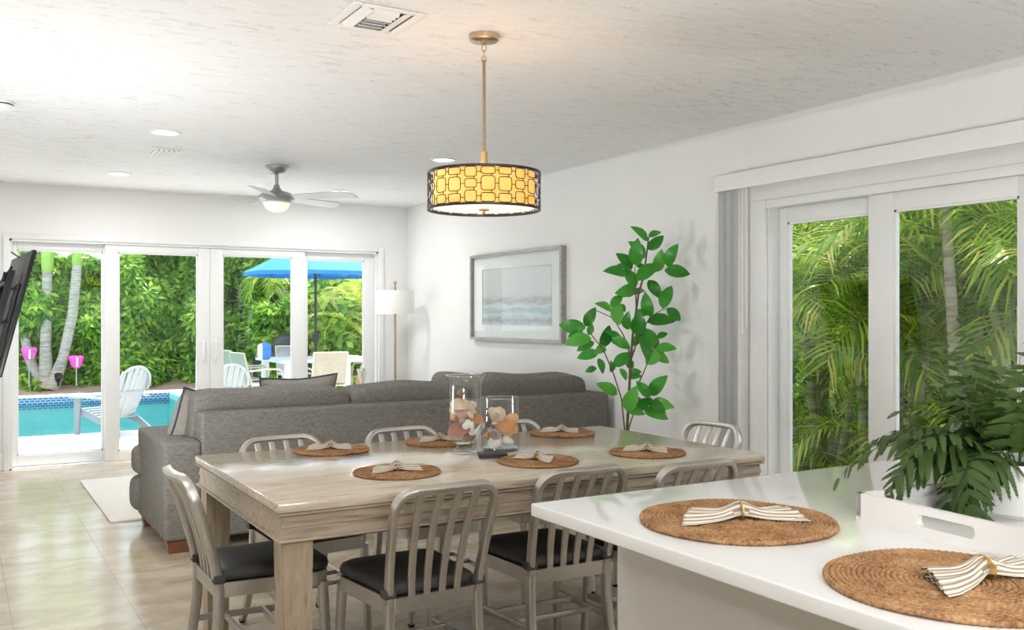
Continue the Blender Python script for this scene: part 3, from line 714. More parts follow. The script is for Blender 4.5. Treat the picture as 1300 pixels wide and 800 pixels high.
MB().lathe([(.0, 0), (.112, 0), (.122, .01), (.128, .10), (.130, .118), (.124, .118), (.12, .095), (0, .095)], 48, cap=False).build('pot', M['pot'], t)
MB().lathe([(.121, .09), (.06, .102), (0, .104)], 24, cap=False).build('soil', M['soil'], t)
VV = []; FF = []; rng = random.Random(11)
spec = []
vl = PI-YAW  # toward the picture's left
for k in range(26):
    a = k*2.39996+.3; ring = k % 3
    da = (a+YAW+PI/2+PI) % (2*PI)-PI   # angle from the direction of the viewer
    front = abs(da) < 1.35
    spec.append((a, [.30, .27, .24][ring]*rng.uniform(.85, 1.15), ([1.7, 1.3, .8][ring] if not front else .45)+rng.uniform(-.2, .2), ([.6, .95, 1.3][ring] if not front else 1.3)+rng.uniform(-.15, .15)))
for (da, L, dr, up) in ((-.15, .40, 1.2, .55), (.2, .38, 1.9, .7), (.65, .36, 2.9, .75), (.45, .33, 2.3, .5), (-.5, .34, 1.1, .7), (.7, .37, 3.1, .8), (-.1, .30, .9, .95), (.05, .36, 1.6, .45), (.3, .30, 1.3, .85), (-.3, .36, 1.0, .62), (.1, .28, 1.2, .6)):
    spec.append((vl+da, L, dr, up))
spec += [(-YAW+.4, .34, .5, 1.2), (-YAW+.1, .36, .6, 1.05), (PI/2-YAW+.3, .36, .5, 1.25), (-YAW+1.2, .36, .45, 1.3), (vl-.9, .33, .5, 1.2), (PI/2-YAW, .38, .5, 1.35)]
for (a, L, dr, up) in spec:
    V, F = frond_mesh(L, dr, L*.25, rng, 11, 0, up)
    r0 = rng.uniform(0, .06)
    rot_add(V, F, VV, FF, T(r0*math.cos(a), r0*math.sin(a), .095, 0, 0, a) @ T(0, 0, 0, rng.uniform(-.3, .3), 0, 0))
fastmesh('fronds', VV, FF, M['fern'], t)

# ------------------------------------------------------------------ shell vases, coasters
VA = (1.888, 3.582); VBs = (2.072, 3.600)
t = thing('hurricane_vase', 'tall clear glass hurricane vase filled with mixed seashells', 'vase', (*VA, TZ))
s = 1.0
t.scale = (.87, .87, .97)
MB().lathe([(0, .004), (.050, .003), (.062, .0), (.066, .006), (.062, .018), (.046, .026), (.040, .034), (.046, .046), (.0, .046)], 48, cap=False).build('foot', M['vaseglass'], t)
MB().lathe([(.038, .040), (.062, .060), (.076, .085), (.082, .12), (.082, .30), (.086, .325), (.098, .345), (.0995, .349)], 56, cap=False).build('body', M['vaseglass'], t)
MB().tube([(.0990*math.cos(a), .0990*math.sin(a), .349) for a in [2*PI*k/56 for k in range(56)]], .0025, 6, True).build('rim', M['thickglass'], t)
t2 = thing('cylinder_vase', 'short clear glass cylinder vase filled with large seashells', 'vase', (*VBs, TZ))
MB().lathe([(0, 0), (.080, 0), (.084, .006), (.080, .014), (0, .014)], 48, cap=False).build('base', M['vaseglass'], t2)
MB().lathe([(.082, .008), (.083, .05), (.083, .232)], 56, cap=False).build('body', M['vaseglass'], t2)
MB().tube([(.083*math.cos(a), .083*math.sin(a), .232) for a in [2*PI*k/56 for k in range(56)]], .0022, 6, True).build('rim', M['thickglass'], t2)
# shells
def scallop(R):
    V = [(0, 0, 0)]; F = []; n = 34; rings = 6
    for k in range(1, rings+1):
        u = k/rings
        for i in range(n+1):
            a = -1.15+2.3*i/n; rr = R*2*u*(.62+.38*math.cos(a))*(1+.03*math.cos(i*PI))
            V.append((rr*math.sin(a), rr*math.cos(a)-R, R*.42*math.sin(PI*min(1, .15+u*.85))*math.cos(a*.7)+R*.075*math.cos(i*PI)*u))
    for i in range(n): F.append((0, 1+i, 2+i))
    for k in range(rings-1):
        for i in range(n): a = 1+k*(n+1)+i; F.append((a, a+1, a+n+2, a+n+1))
    o = len(V); m = MB(); m.add(V, F); m.add([(-R*.3, -R*1.02, 0), (R*.3, -R*1.02, 0), (R*.16, -R*.72, R*.1), (-R*.16, -R*.72, R*.1)], [(0, 1, 2, 3)]); return m
def conch(R):
    """whelk: stepped spire, swollen body whorl with a flared lip, tapering canal"""
    V = []; F = []; n = 30; K = 46
    for k in range(K+1):
        u = k/K
        if u < .45:
            q = u/.45; r = R*(.03+.50*q**1.25)*(1+.16*math.sin(q*2*PI*3.5)*(1-.4*q)); z = R*(1.0-.85*q)
        else:
            q = (u-.45)/.55; r = R*(.53*(1-q)**.75*(1+.12*math.sin(min(1, q*5)*PI))+.03); z = R*(.15-1.3*q)
        for i in range(n):
            a = 2*PI*i/n; lip = 1+(.38*math.exp(-((a-1.2)/.35)**2)-.28*math.exp(-((a-.45)/.30)**2) if u > .42 else 0)
            kn = 1+.10*max(0, math.cos(a*8))*math.exp(-((u-.45)/.06)**2)
            V.append((r*lip*kn*math.cos(a), r*lip*kn*math.sin(a), z+R*.03*math.sin(a)))
    for k in range(K):
        for i in range(n): F.append((k*n+i, k*n+(i+1) % n, (k+1)*n+(i+1) % n, (k+1)*n+i))
    F.append(tuple(range(n))); F.append(tuple(range(K*n, K*n+n)))
    return MB().add(V, F)
def cowrie(R):
    def fn(q): return Vector((q.x*(1+.25*q.y/R), q.y, q.z))
    return MB().sq((R*1.3, R*2, R*1.1), 2.2, 6, 0, fn=fn)
def clam(R):
    V = []; F = []; n = 20; rings = 7
    for k in range(rings+1):
        u = k/rings
        for i in range(n):
            a = 2*PI*i/n; V.append((R*u*math.cos(a)*1.15, R*u*math.sin(a)*.9-R*.25*(1-u), R*.45*(1-u*u)+R*.012*math.sin(k*PI)))
    for k in range(rings):
        for i in range(n): F.append((k*n+i, k*n+(i+1) % n, (k+1)*n+(i+1) % n, (k+1)*n+i))
    return MB().add(V, F)
def sanddollar(R):
    return MB().lathe([(0, -.08*R), (R*.9, -.06*R), (R, 0), (R*.85, .1*R), (0, .18*R)], 32, cap=False)
SH = {}
def shell(kind, R, mat, pos, rot, label, grp):
    key = (kind, mat)
    fn = {'scallop': scallop, 'conch': conch, 'cowrie': cowrie, 'clam': clam, 'sand_dollar': sanddollar}[kind]
    nm = {'scallop': 'scallop_shell', 'conch': 'whelk_shell', 'cowrie': 'cowrie_shell', 'clam': 'clam_shell', 'sand_dollar': 'sand_dollar'}[kind]
    if key not in SH:
        o = fn(1.0).build(nm, M[mat], ang=28 if kind == 'scallop' else 60); SH[key] = o
    else:
        o = SH[key].copy(); COL.objects.link(o)
    o.scale = (R, R, R); o.location = pos; o.rotation_euler = rot
    tag(o, label, 'seashell', grp); return o
fwd = Vector((math.sin(YAW), math.cos(YAW), 0)); rgt = Vector((math.cos(YAW), -math.sin(YAW), 0))
def vp(C, u, d, z): p = Vector((C[0], C[1], TZ+z))+rgt*u-fwd*d; return tuple(p)   # u right, d toward the viewer
def face(rx, roll, ry=0): return (Matrix.Rotation(-YAW, 3, 'Z') @ Matrix.Rotation(ry, 3, 'Y') @ Matrix.Rotation(rx, 3, 'X') @ Matrix.Rotation(roll, 3, 'Z')).to_euler()
gA = 'shells in the tall vase'; gB = 'shells in the short vase'
FA = PI/2-.25
for (k, R, m, u, d, z, rx, ro, lab) in [
 ('scallop', .034, 'sh_pink', -.030, .040, .105, FA, .2, 'big dusty pink scallop low in the tall vase, turned to the glass'),
 ('conch', .026, 'sh_brown', -.022, .0, .258, .5, .4, 'dark brown pointed whelk topping the heap in the tall vase'),
 ('sand_dollar', .040, 'sh_cream', -.028, .014, .215, .55, .5, 'flat cream sand dollar tilted under the brown whelk in the tall vase'),
 ('clam', .022, 'sh_pink', -.008, .050, .172, FA, .5, 'mauve clam shell in the middle of the tall vase'),
 ('cowrie', .020, 'sh_cream', .028, .045, .172, FA, .5, 'smooth cream cowrie beside the mauve clam in the tall vase'),
 ('conch', .024, 'sh_cream', .042, .02, .212, 1.2, .9, 'knobbly cream whelk high on the right in the tall vase'),
 ('scallop', .024, 'sh_cream', .018, .035, .208, .9, -.8, 'pale fan shell tilted beside the sand dollar in the tall vase'),
 ('conch', .026, 'sh_orange', -.058, .022, .160, 1.3, .3, 'orange spotted whelk against the left glass of the tall vase'),
 ('clam', .020, 'sh_white', .010, .055, .132, 1.2, 1.2, 'small white clam above the pink scallop in the tall vase'),
 ('cowrie', .018, 'sh_white', .034, .052, .125, 1.4, .2, 'glossy white cowrie right of the pink scallop in the tall vase'),
 ('conch', .026, 'sh_white', .036, .040, .096, 1.1, -.6, 'chalky white whelk low on the right in the tall vase'),
 ('clam', .024, 'sh_brown', .020, .040, .078, 1.0, .4, 'dark brown clam at the bottom right of the tall vase'),
 ('scallop', .024, 'sh_orange', .054, .018, .150, 1.3, -.4, 'orange fan shell against the right glass of the tall vase'),
 ('conch', .022, 'sh_grey', -.010, .050, .145, 1.3, 1.3, 'grey spiral whelk crossing the middle of the tall vase'),
 ('clam', .022, 'sh_cream', -.050, .02, .185, 1.2, -.5, 'cream clam under the sand dollar on the left of the tall vase'),
 ('cowrie', .020, 'sh_grey', -.005, .035, .068, 1.5, .8, 'grey cowrie at the bottom of the tall vase'),
 ('conch', .030, 'sh_cream', 0, -.03, .12, .4, 2, None), ('clam', .034, 'sh_orange', -.03, -.035, .16, .6, 1, None), ('conch', .030, 'sh_white', .035, -.03, .17, .9, .5, None),
 ('cowrie', .030, 'sh_pink', .0, -.01, .10, .2, .5, None), ('cowrie', .030, 'sh_cream', .0, 0, .19, .2, 1.5, None), ('conch', .028, 'sh_orange', -.045, -.01, .115, .7, 2.2, None),
]:
    shell(k, R*1.06, m, vp(VA, u*.86, d*.86, z), face(rx, ro), lab or 'seashell buried in the middle of the heap in the tall vase', gA)
for (k, R, m, u, d, z, rx, ro, lab) in [
 ('conch', .056, 'sh_cream', -.010, .018, .158, 1.35, 1.35, 'large glossy cream whelk on top in the short vase'),
 ('scallop', .034, 'sh_orange', .032, .040, .105, FA, -.2, 'ribbed orange scallop facing out of the short vase'),
 ('conch', .040, 'sh_grey', -.018, .040, .075, 1.2, -.9, 'pale grey pointed whelk lying low in the short vase'),
 ('clam', .026, 'sh_orange', .052, .02, .140, 1.1, .5, 'orange clam behind the ribbed scallop in the short vase'),
 ('conch', .026, 'sh_brown', -.052, .02, .118, .9, .3, 'brown whelk against the left glass of the short vase'),
 ('clam', .030, 'sh_white', -.022, .035, .040, 1.1, .9, 'white clam on the bottom of the short vase, left side'),
 ('cowrie', .026, 'sh_white', .035, .035, .045, 1.4, 1.2, 'white cowrie on the bottom of the short vase, right side'),
 ('conch', .032, 'sh_orange', -.05, -.02, .060, .9, 2, 'orange whelk at the back of the short vase'),
 ('cowrie', .036, 'sh_cream', .02, -.03, .075, .5, 1, 'cream cowrie at the back of the short vase'),
]:
    shell(k, R*1.08, m, vp(VBs, u, d, z), face(rx, ro), lab, gB)
cs = MB().rbox(-.058, .058, -.05, .05, 0, .009, .003).build('coaster', M['blackmat'])
cs.location = (1.940, 3.438, TZ+.0002); cs.rotation_euler = (0, 0, -.42); tag(cs, 'square black coaster, bottom one of the stack by the vases', 'coaster', 'black coasters by the vases')
c = cs.copy(); COL.objects.link(c); c.location = (1.942, 3.440, TZ+.0094); c.rotation_euler = (0, 0, -.36); c['label'] = 'square black coaster, top one of the stack by the vases'

# ------------------------------------------------------------------ sofa
SX0, SX1, SY0 = 1.018, 4.17, 5.62
t = thing('sectional_sofa', 'grey linen corner sofa with its back to the dining table', 'sofa', ((SX0+SX1)/2, SY0+.5, 0))
ox, oy = (SX0+SX1)/2, SY0+.5
def L_(x0, x1, y0, y1, z0, z1): return (x0-ox, x1-ox, y0-oy, y1-oy, z0, z1)
b = MB(); b.rbox(*L_(1.225, SX1, SY0, SY0+.20, .066, .800), .022, 4); b.rbox(*L_(1.225, SX1, SY0+.1, SY0+.90, .066, .30), .02, 3)
b.rbox(*L_(3.28, SX1, SY0+.85, SY0+2.6, .066, .30), .02, 3); b.rbox(*L_(3.97, SX1, SY0+.15, SY0+2.6, .066, .80), .022, 4)
b.build('frame', M['sofa'], t)
def armfn(q): q = q.copy(); return q
MB().rbox(*L_(SX0, 1.232, SY0, SY0+.935, .066, .640), .028, 4).build('arm', M['sofa'], t)
for i, (x0, x1) in enumerate(((1.235, 2.16), (2.16, 3.09), (3.09, 3.97))):
    MB().sq((x1-x0, .74, .17), 7, 10, .12, T((x0+x1)/2-ox, SY0+.60-oy, .375)).build('seat_cushion', M['sofa'], t, ang=80)
for i, (x0, x1, zt) in enumerate(((1.20, 2.21, .912), (2.20, 3.12, .910), (3.10, 4.10, .935))):
    z0 = .42; hz = zt-z0; k = i
    def fn(q, k=k, hz=hz): return Vector((q.x + .012*math.sin(q.z*9+k), q.y*(1+.1*math.cos(q.x*3)), q.z - .018*abs(q.x)*(1 if q.z > 0 else 0) + .006*math.sin(q.x*11+k*2)))
    MB().sq((x1-x0, .26, hz), 10, 14, 0, T((x0+x1)/2-ox, SY0+.305-oy, z0+hz/2, .10), fn).build('back_cushion', M['sofa'], t, ang=80)
for (y0, y1, k) in ((SY0+.48, SY0+1.38, 0), (SY0+1.38, SY0+2.25, 1)):
    dz_ = -.06 if k == 0 else -.10
    MB().sq((.70, y1-y0, .17), 7, 8, .12, T(3.60-ox, (y0+y1)/2-oy, .375)).build('seat_cushion', M['sofa'], t, ang=80)
    MB().sq((.26, y1-y0, .56), 6, 10, 0, T(3.86-ox, (y0+y1)/2-oy, .68+dz_, 0, .1), None).build('back_cushion', M['sofa'], t, ang=80)
for (x, y) in ((1.10, SY0+.05), (1.10, SY0+.86), (2.6, SY0+.06), (4.08, SY0+.06), (3.36, SY0+2.5)):
    MB().add([(x-.055-ox, y-.04-oy, 0), (x+.055-ox, y-.04-oy, 0), (x+.055-ox, y+.04-oy, 0), (x-.055-ox, y+.04-oy, 0), (x-.065-ox, y-.045-oy, .068), (x+.065-ox, y-.045-oy, .068), (x+.065-ox, y+.045-oy, .068), (x-.065-ox, y+.045-oy, .068)],
             [(0,3,2,1),(4,5,6,7),(0,1,5,4),(1,2,6,5),(2,3,7,6),(3,0,4,7)]).build('foot', M['foot'], t, smooth=False)
# seat front lobes visible past the arm
MB().sq((.30, .20, .20), 4, 8, 0, T(1.13-ox+.0, SY0+.90-oy, .43)).build('seat_cushion', M['sofa'], t, ang=80)
MB().sq((.30, .17, .24), 4, 8, 0, T(1.12-ox, SY0+.915-oy, .21)).build('seat_cushion', M['sofa'], t, ang=80)
def pillow(w, h, d, label, loc, rot):
    t = thing('throw_pillow', label, 'pillow', loc); t.rotation_euler = rot
    n = 14; V = []; F = []; side = []
    for s in (1, -1):
        o = len(V)
        for i in range(n+1):
            for j in range(n+1):
                u, v = -1+2*i/n, -1+2*j/n; th = ((1-u**4)*(1-v**4))**.6
                ex = 1+.07*abs(u*v)**2-.05*(1-abs(u*v))*(max(abs(u), abs(v))**4)
                V.append((u*w/2*ex, s*d/2*th, v*h/2*ex))
        for i in range(n):
            for j in range(n): a = o+i*(n+1)+j; F.append((a, a+1, a+n+2, a+n+1))
    MB().add(V, F).build('pillow_cover', M['pillow'], t, ang=80)
    ed = [(i, 0) for i in range(n)]+[(n, j) for j in range(n)]+[(n-i, n) for i in range(n)]+[(0, n-j) for j in range(n)]
    MB().tube([V[i*(n+1)+j] for i, j in ed], .006, 6, True).build('piping', M['pipe'], t)
pillow(.46, .46, .17, 'grey throw pillow with navy piping leaning in the sofa corner by the low arm', (1.30, SY0+.50, .67), (.28, .12, .75))
pillow(.52, .42, .17, 'grey throw pillow with navy piping peeking above the sofa back', (1.98, SY0+.56, .745), (.16, -.02, .1))
MB().rbox(.868, 3.25, 6.66, 8.47, 0, .014, .006, 2).build('rug', M['rug']); tag(bpy.data.objects['rug'], 'pale cream area rug in front of the sofa', 'rug')

# ------------------------------------------------------------------ ficus
t = thing('potted_ficus', 'tall potted ficus with broad green leaves behind the table', 'potted plant', (3.80, 4.93, 0), -YAW)
MB().lathe([(0, 0), (.12, 0), (.13, .01), (.16, .30), (.165, .31), (.15, .31), (.145, .27), (0, .27)], 40, cap=False).build('pot', M['greypot'], t)
MB().lathe([(.146, .262), (.08, .275), (0, .278)], 24, cap=False).build('soil', M['soil'], t)
DP = 3.80*math.sin(YAW)+4.93*math.cos(YAW)
PXC = 650+1188*(3.80*math.cos(YAW)-4.93*math.sin(YAW))/DP
def fp(u, v, d=0.0):
    px = 690+u/2.76; py = 270+v/2.76
    return Vector(((px-PXC)*DP/1188, d, 1.37+(401-py)*DP/1188))
b = MB()
for pts, r in (([(293, 760, 0), (300, 640, .01), (305, 520, 0), (312, 430, -.01), (325, 340, 0), (335, 280, .02), (352, 225, .02), (366, 120, .02), (370, 85, .03)], .009),
               ([(283, 760, -.02), (270, 650, -.05), (240, 560, -.08), (205, 480, -.1), (165, 430, -.12), (150, 408, -.13)], .005),
               ([(300, 760, .03), (315, 720, .06), (330, 690, .08), (375, 650, .1)], .005),
               ([(312, 640, .0), (345, 560, -.07), (370, 490, -.1), (400, 430, -.1)], .004), ([(306, 520, 0), (335, 440, .05), (380, 365, .08), (425, 340, .1), (440, 335, .1)], .004),
               ([(306, 500, 0), (285, 430, .08), (250, 370, .1), (185, 340, .12)], .004), ([(325, 330, 0), (318, 250, -.05), (316, 190, -.06)], .004), ([(352, 225, .02), (400, 205, .06), (425, 190, .07)], .003)):
    P = [fp(*p) for p in pts]
    if pts[0][1] > 750: P = [Vector((P[0].x*.3, 0, .27))]+P
    b.tube(P, [r*(1.15-.7*k/len(P)) for k in range(len(P))], 8)
b.build('stems', M['stem'], t, ang=60)
LV = [(365,100,318,53),(372,85,412,65),(368,125,420,85),(355,160,305,112),(318,190,318,112),(315,195,265,152),(312,205,260,190),(288,220,218,208),(320,265,290,205),(322,240,388,188),(405,205,415,140),(425,190,450,128),(415,205,490,215),(372,235,408,290),(325,265,262,280),(330,190,360,185),
 (375,365,355,293),(412,338,440,268),(438,335,485,372),(365,385,450,378),(270,395,262,318),(235,345,185,322),(232,330,270,295),(290,410,290,357),(150,405,70,395),(150,400,180,342),(160,430,170,395),(165,440,85,455),(150,430,97,432),(180,455,127,480),(190,490,127,505),(205,475,235,408),(240,440,295,470),(325,430,330,360),(345,410,405,470),(340,430,352,500),(320,355,345,420),(400,440,433,425),(355,530,410,480),(375,495,432,520),(385,475,445,473),(245,540,302,498),(190,510,205,555),(185,545,152,555),(300,520,322,545),(262,545,285,580),(300,560,340,560),(262,640,200,605),(300,650,345,665),(285,690,310,615),(370,645,330,598),(372,640,418,580),(380,655,437,675),(350,690,420,715),(320,695,370,655),(290,690,340,700),(370,660,410,690),(240,560,235,525),(300,580,340,575),(215,470,180,490),(240,450,285,460)]
def leaf(b0, tip, wid, nrm):
    ax = tip-b0; L = ax.length; ax.normalize(); sd = ax.cross(nrm).normalized(); nn = sd.cross(ax)
    V = []; F = []; n = 8
    for k in range(n+1):
        u = k/n; w = wid*math.sin(PI*u**.85)**.75*(1-.12*u) if 0 < k < n else .0008
        c = b0+ax*(L*u)+nn*(.10*L*math.sin(PI*u)-.06*L*u*u)
        V += [c+sd*w+nn*(.18*w), c-nn*.001, c-sd*w+nn*(.18*w)]
    for k in range(n):
        a = 3*k; F += [(a, a+3, a+4, a+1), (a+1, a+4, a+5, a+2)]
    return V, F
VV = []; FF = []; rng = random.Random(5)
for (a, c, e, f) in LV:
    dd = rng.uniform(-.10, .10); b0 = fp(a, c, dd); tp = fp(e, f, dd+rng.uniform(-.06, .06)-.02)
    L = (tp-b0).length; tp = b0+(tp-b0)*1.2
    V, F = leaf(b0, tp, max(.026, L*.33), Vector((rng.uniform(-.6, .6), -1, rng.uniform(.0, .9))))
    o = len(VV); VV += [tuple(p) for p in V]; FF += [tuple(i+o for i in q) for q in F]
for k in range(16):  # leaves on the far side
    z = rng.uniform(.75, 1.75); a = rng.uniform(-.5, 3.6); b0 = Vector((.02+.05*math.cos(a), .05*math.sin(a)+.03, z)); tp = b0+Vector((.11*math.cos(a), .11*abs(math.sin(a))+.02, rng.uniform(-.03, .08)))
    V, F = leaf(b0, tp, .032, Vector((rng.uniform(-.6, .6), -1, 1))); o = len(VV); VV += [tuple(p) for p in V]; FF += [tuple(i+o for i in q) for q in F]
fastmesh('leaves', VV, FF, M['ficus'], t, True)

# ------------------------------------------------------------------ wall art, dimmer
FX = XW-.05
PY0, PY1, PZ0, PZ1 = 6.285, 7.850, 1.145, 1.938
t = thing('framed_print', 'large framed seascape print in a silver grey frame', 'picture', (XW, (PY0+PY1)/2, (PZ0+PZ1)/2))
hw, hh = (PY1-PY0)/2, (PZ1-PZ0)/2
b = MB(); fw = .026
b.box(-.05, -.001, -hw, -hw+fw, -hh, hh); b.box(-.05, -.001, hw-fw, hw, -hh, hh); b.box(-.05, -.001, -hw+fw, hw-fw, hh-fw, hh); b.box(-.05, -.001, -hw+fw, hw-fw, -hh, -hh+fw)
b.build('frame', M['greyframe'], t, smooth=False)
b = MB(); my, mz = .16, .115; x0, x1 = -.018, -.012
b.box(x0, x1, -hw+fw, -hw+fw+my, -hh+fw, hh-fw); b.box(x0, x1, hw-fw-my, hw-fw, -hh+fw, hh-fw); b.box(x0, x1, -hw+fw+my, hw-fw-my, hh-fw-mz, hh-fw); b.box(x0, x1, -hw+fw+my, hw-fw-my, -hh+fw, -hh+fw+mz)
b.build('mat_board', M['mat_board'], t, smooth=False)
MB().box(-.009, -.002, -hw+fw, hw-fw, -hh+fw, hh-fw).build('print', M['art'], t, smooth=False)
MB().add([(-.033, -hw+fw, -hh+fw), (-.033, hw-fw, -hh+fw), (-.033, hw-fw, hh-fw), (-.033, -hw+fw, hh-fw)], [(0, 1, 2, 3)]).build('glazing', M['picglass'], t, smooth=False)
t = thing('dimmer_switch', 'white wall dimmer switch with round knob beside the ficus', 'switch', (XW, 4.93, 1.116))
MB().rbox(-.008, 0, -.037, .037, -.058, .058, .004).build('cover_plate', M['white'], t)
MB().lathe([(.019, 0), (.019, .014), (.015, .022), (0, .022)], 24, T(-.008, .0, .008, 0, -PI/2, 0)).build('knob', M['frame'], t)

# ------------------------------------------------------------------ floor lamp, end table
t = thing('floor_lamp', 'slim brass floor lamp with white drum shade in the corner', 'lamp', (3.885, 8.92, 0))
MB().lathe([(0, 0), (.13, 0), (.13, .015), (.02, .022), (0, .022)], 40, cap=False).build('base', M['brass'], t)
MB().tube([(0, 0, .02), (0, 0, 1.66)], .011, 12).build('pole', M['bronze'], t)
MB().lathe([(.206, 1.388), (.194, 1.63)], 56, cap=False).build('lamp_shade', M['lampshade'], t)
MB().lathe([(0, 1.735), (.013, 1.73), (.019, 1.715), (.013, 1.70), (.007, 1.695), (.012, 1.66), (.012, 1.635), (0, 1.635)], 20, cap=False).build('finial', M['bronze'], t)
t = thing('end_table', 'small square end table beyond the sofa beside the floor lamp', 'table', (3.48, 8.90, 0))
MB().rbox(-.24, .24, -.22, .22, .575, .605, .004).build('tabletop', M['endtable'], t)
for sx in (-1, 1):
    for sy in (-1, 1): MB().box(sx*.2-.02, sx*.2+.02, sy*.18-.02, sy*.18+.02, 0, .575).build('leg', M['endtable'], t, smooth=False)
o = MB().rbox(-.15, .15, -.11, .11, 0, .028, .003).build('book', M['paperblue'], loc=(3.47, 8.88, .6055)); o.rotation_euler = (0, 0, -.3); tag(o, 'slate covered book under the pale book beside the floor lamp', 'book', 'books on the end table')
o = MB().rbox(-.135, .135, -.10, .10, 0, .030, .003).build('book', M['paper'], loc=(3.47, 8.88, .6337)); o.rotation_euler = (0, 0, -.2); tag(o, 'pale covered book supporting the coral ornament beside the floor lamp', 'book', 'books on the end table')
t = thing('coral_ornament', 'white branching coral ornament standing on books near the floor lamp', 'ornament', (3.50, 8.86, .664))
MB().rbox(-.04, .04, -.03, .03, 0, .02, .003).build('base', M['coral'], t)
b = MB(); rng = random.Random(3)
for k in range(16):
    a = rng.uniform(0, 6.28); h = rng.uniform(.10, .19); r = rng.uniform(.01, .05)
    b.tube([(0, 0, .015), (r*.4*math.cos(a), r*.4*math.sin(a), h*.5), (r*math.cos(a), r*math.sin(a), h)], [.014, .012, .010], 7)
    b.lathe([(0, -.012), (.014, 0), (0, .012)], 8, T(r*math.cos(a), r*math.sin(a), h), cap=False)
b.build('branches', M['coral'], t, ang=70)

# ------------------------------------------------------------------ television
t = thing('television', 'black flat television tilted on an arm, seen from behind', 'television')
A = Vector((.372, 6.0, 1.75)); al = Vector((-.045, 1, 0)).normalized(); dn = Vector((-.19, 0, -.76)).normalized(); nr = al.cross(dn).normalized()
if nr.x < 0: nr = -nr
mt = Matrix((( al.x, dn.x, nr.x, A.x), (al.y, dn.y, nr.y, A.y), (al.z, dn.z, nr.z, A.z), (0, 0, 0, 1)))
t.matrix_world = mt
# local: x along length, y down, z toward viewer side (screen)
MB().rbox(0, 1.28, 0, .745, 0, .022, .004).build('screen_panel', M['black'], t)
MB().rbox(.12, 1.16, .2, .68, -.012, .001, .005).build('rear_housing', M['black'], t)
b = MB()
for x in (.38, .78): b.box(x-.012, x+.012, .12, .62, -.06, -.028)
b.box(.30, .86, .20, .225, -.075, -.055); b.box(.30, .86, .42, .445, -.075, -.055)
b.tube([(.56, .32, -.07), (.75, .33, -.16), (.60, .34, -.40)], .018, 8); b.tube([(.40, .10, -.05), (.45, .22, -.09), (.44, .4, -.08)], .006, 6); b.tube([(.34, .04, -.03), (.62, .0, -.06)], .005, 6)
b.build('wall_bracket', M['black'], t)

# ------------------------------------------------------------------ ceiling fixtures
def downlight(x, y, label, power):
    t = thing('recessed_downlight', label, 'ceiling light', (x, y, ZC), 0, 'recessed ceiling lights')
    MB().lathe([(.078, .004), (.095, .004), (.095, -.006), (.085, -.009), (.076, -.005)], 40, cap=False).build('trim_ring', M['white'], t)
    MB().lathe([(0, -.003), (.078, -.003), (.078, .004)], 40, cap=False).build('lens', M['lens'], t)
    return t
DLP = [(1.15, 6.31, 'recessed ceiling light near the small ceiling vent'), (1.15, 8.33, 'recessed ceiling light over the television side pool doors'), (3.16, 6.35, 'recessed ceiling light just behind the amber pendant'), (3.12, 8.46, 'recessed ceiling light beyond the fan near the corner')]
for (x, y, lab) in DLP: downlight(x, y, lab, 0)
def arealight(name, loc, size, power, col=(1, .985, .965), rot=(0, 0, 0), shape='DISK', spread=PI):
    L = bpy.data.lights.new(name, 'AREA'); L.shape = shape; L.size = size; L.energy = power; L.color = col; L.spread = spread
    o = bpy.data.objects.new(name, L); COL.objects.link(o); o.location = loc; o.rotation_euler = rot; return o
for i_ in (0, 1, 3): arealight('living_downlight_lamp', (DLP[i_][0], DLP[i_][1], ZC-.012), .15, 11)
for (x, y) in ((-1.6, .4), (-1.6, 2.6), (.2, -1.4), (2.2, -1.4), (-1.6, -1.4), (.1, .6), (.1, 2.9), (3.3, .3)): arealight('kitchen_fill_lamp', (x, y, ZC-.012), .18, 5)  # unseen lamps added to brighten the interior, no fixtures built
def fill_lamp(x, y, z, power, d):
    f_ = arealight('ceiling_fill', (x, y, z), .5, power, (.97, .985, 1)); f_.rotation_euler = Vector(d).to_track_quat('-Z', 'Y').to_euler()
fill_lamp(.7, -.3, 1.25, 72, (.3, .3, 1)); fill_lamp(-.9, 2.4, 1.0, 13, (.5, .3, 1)); fill_lamp(.03, 4.7, .7, 26, (.6, .5, 1))  # added fill lamps out of view, aimed up to brighten the ceiling
# supply register
def make_register(x0, x1, y0, y1, label, n, name='air_register'):
    cx, cy = (x0+x1)/2, (y0+y1)/2; a, c = (x1-x0)/2, (y1-y0)/2
    t = thing(name, label, 'vent', (cx, cy, ZC)); f = .038
    b = MB()
    for (p, q, r, s_) in ((-a, -a+f, -c, c), (a-f, a, -c, c), (-a+f, a-f, -c, -c+f*.7), (-a+f, a-f, c-f*.7, c)): b.rbox(p, q, r, s_, -.010, -.001, .003, 2)
    b.build('face_frame', M['white'], t)
    MB().box(-a+f, a-f, -c+f*.7, c-f*.7, -.003, -.0012).build('duct_shade_sheet', M['ventdark'], t, smooth=False)  # flat dark sheet stands in for the shade behind the louvres
    b = MB()
    for sx in (-1, 1):
        x = sx*(a-f-.03); b.box(-.021, .021, -c+f*.7, c-f*.7, -.001, .001, T(x, 0, -.009, 0, -sx*.25, 0))
    b.box(-a+f+.052, -a+f+.058, -c+f*.7, c-f*.7, -.014, -.003); b.build('side_louvre', M['white'], t, smooth=False)
    b = MB(); i0, i1 = -a+f+.06, a-f-.06
    for k in range(n):
        y = -c+f*.7+(k+.5)*(2*c-1.4*f)/n; b.box(i0, i1, -.012, .012, -.001, .001, T(0, y, -.011, -.8 if y < 0 else .8, 0, 0))
    b.build('louvre', M['white'], t, smooth=False)
    return t
make_register(1.276, 1.578, 3.311, 3.612, 'square white air register in the ceiling beside the pendant', 7)
t = thing('air_vent', 'small grey slotted air vent beyond the recessed light', 'vent', (1.28, 7.08, ZC))
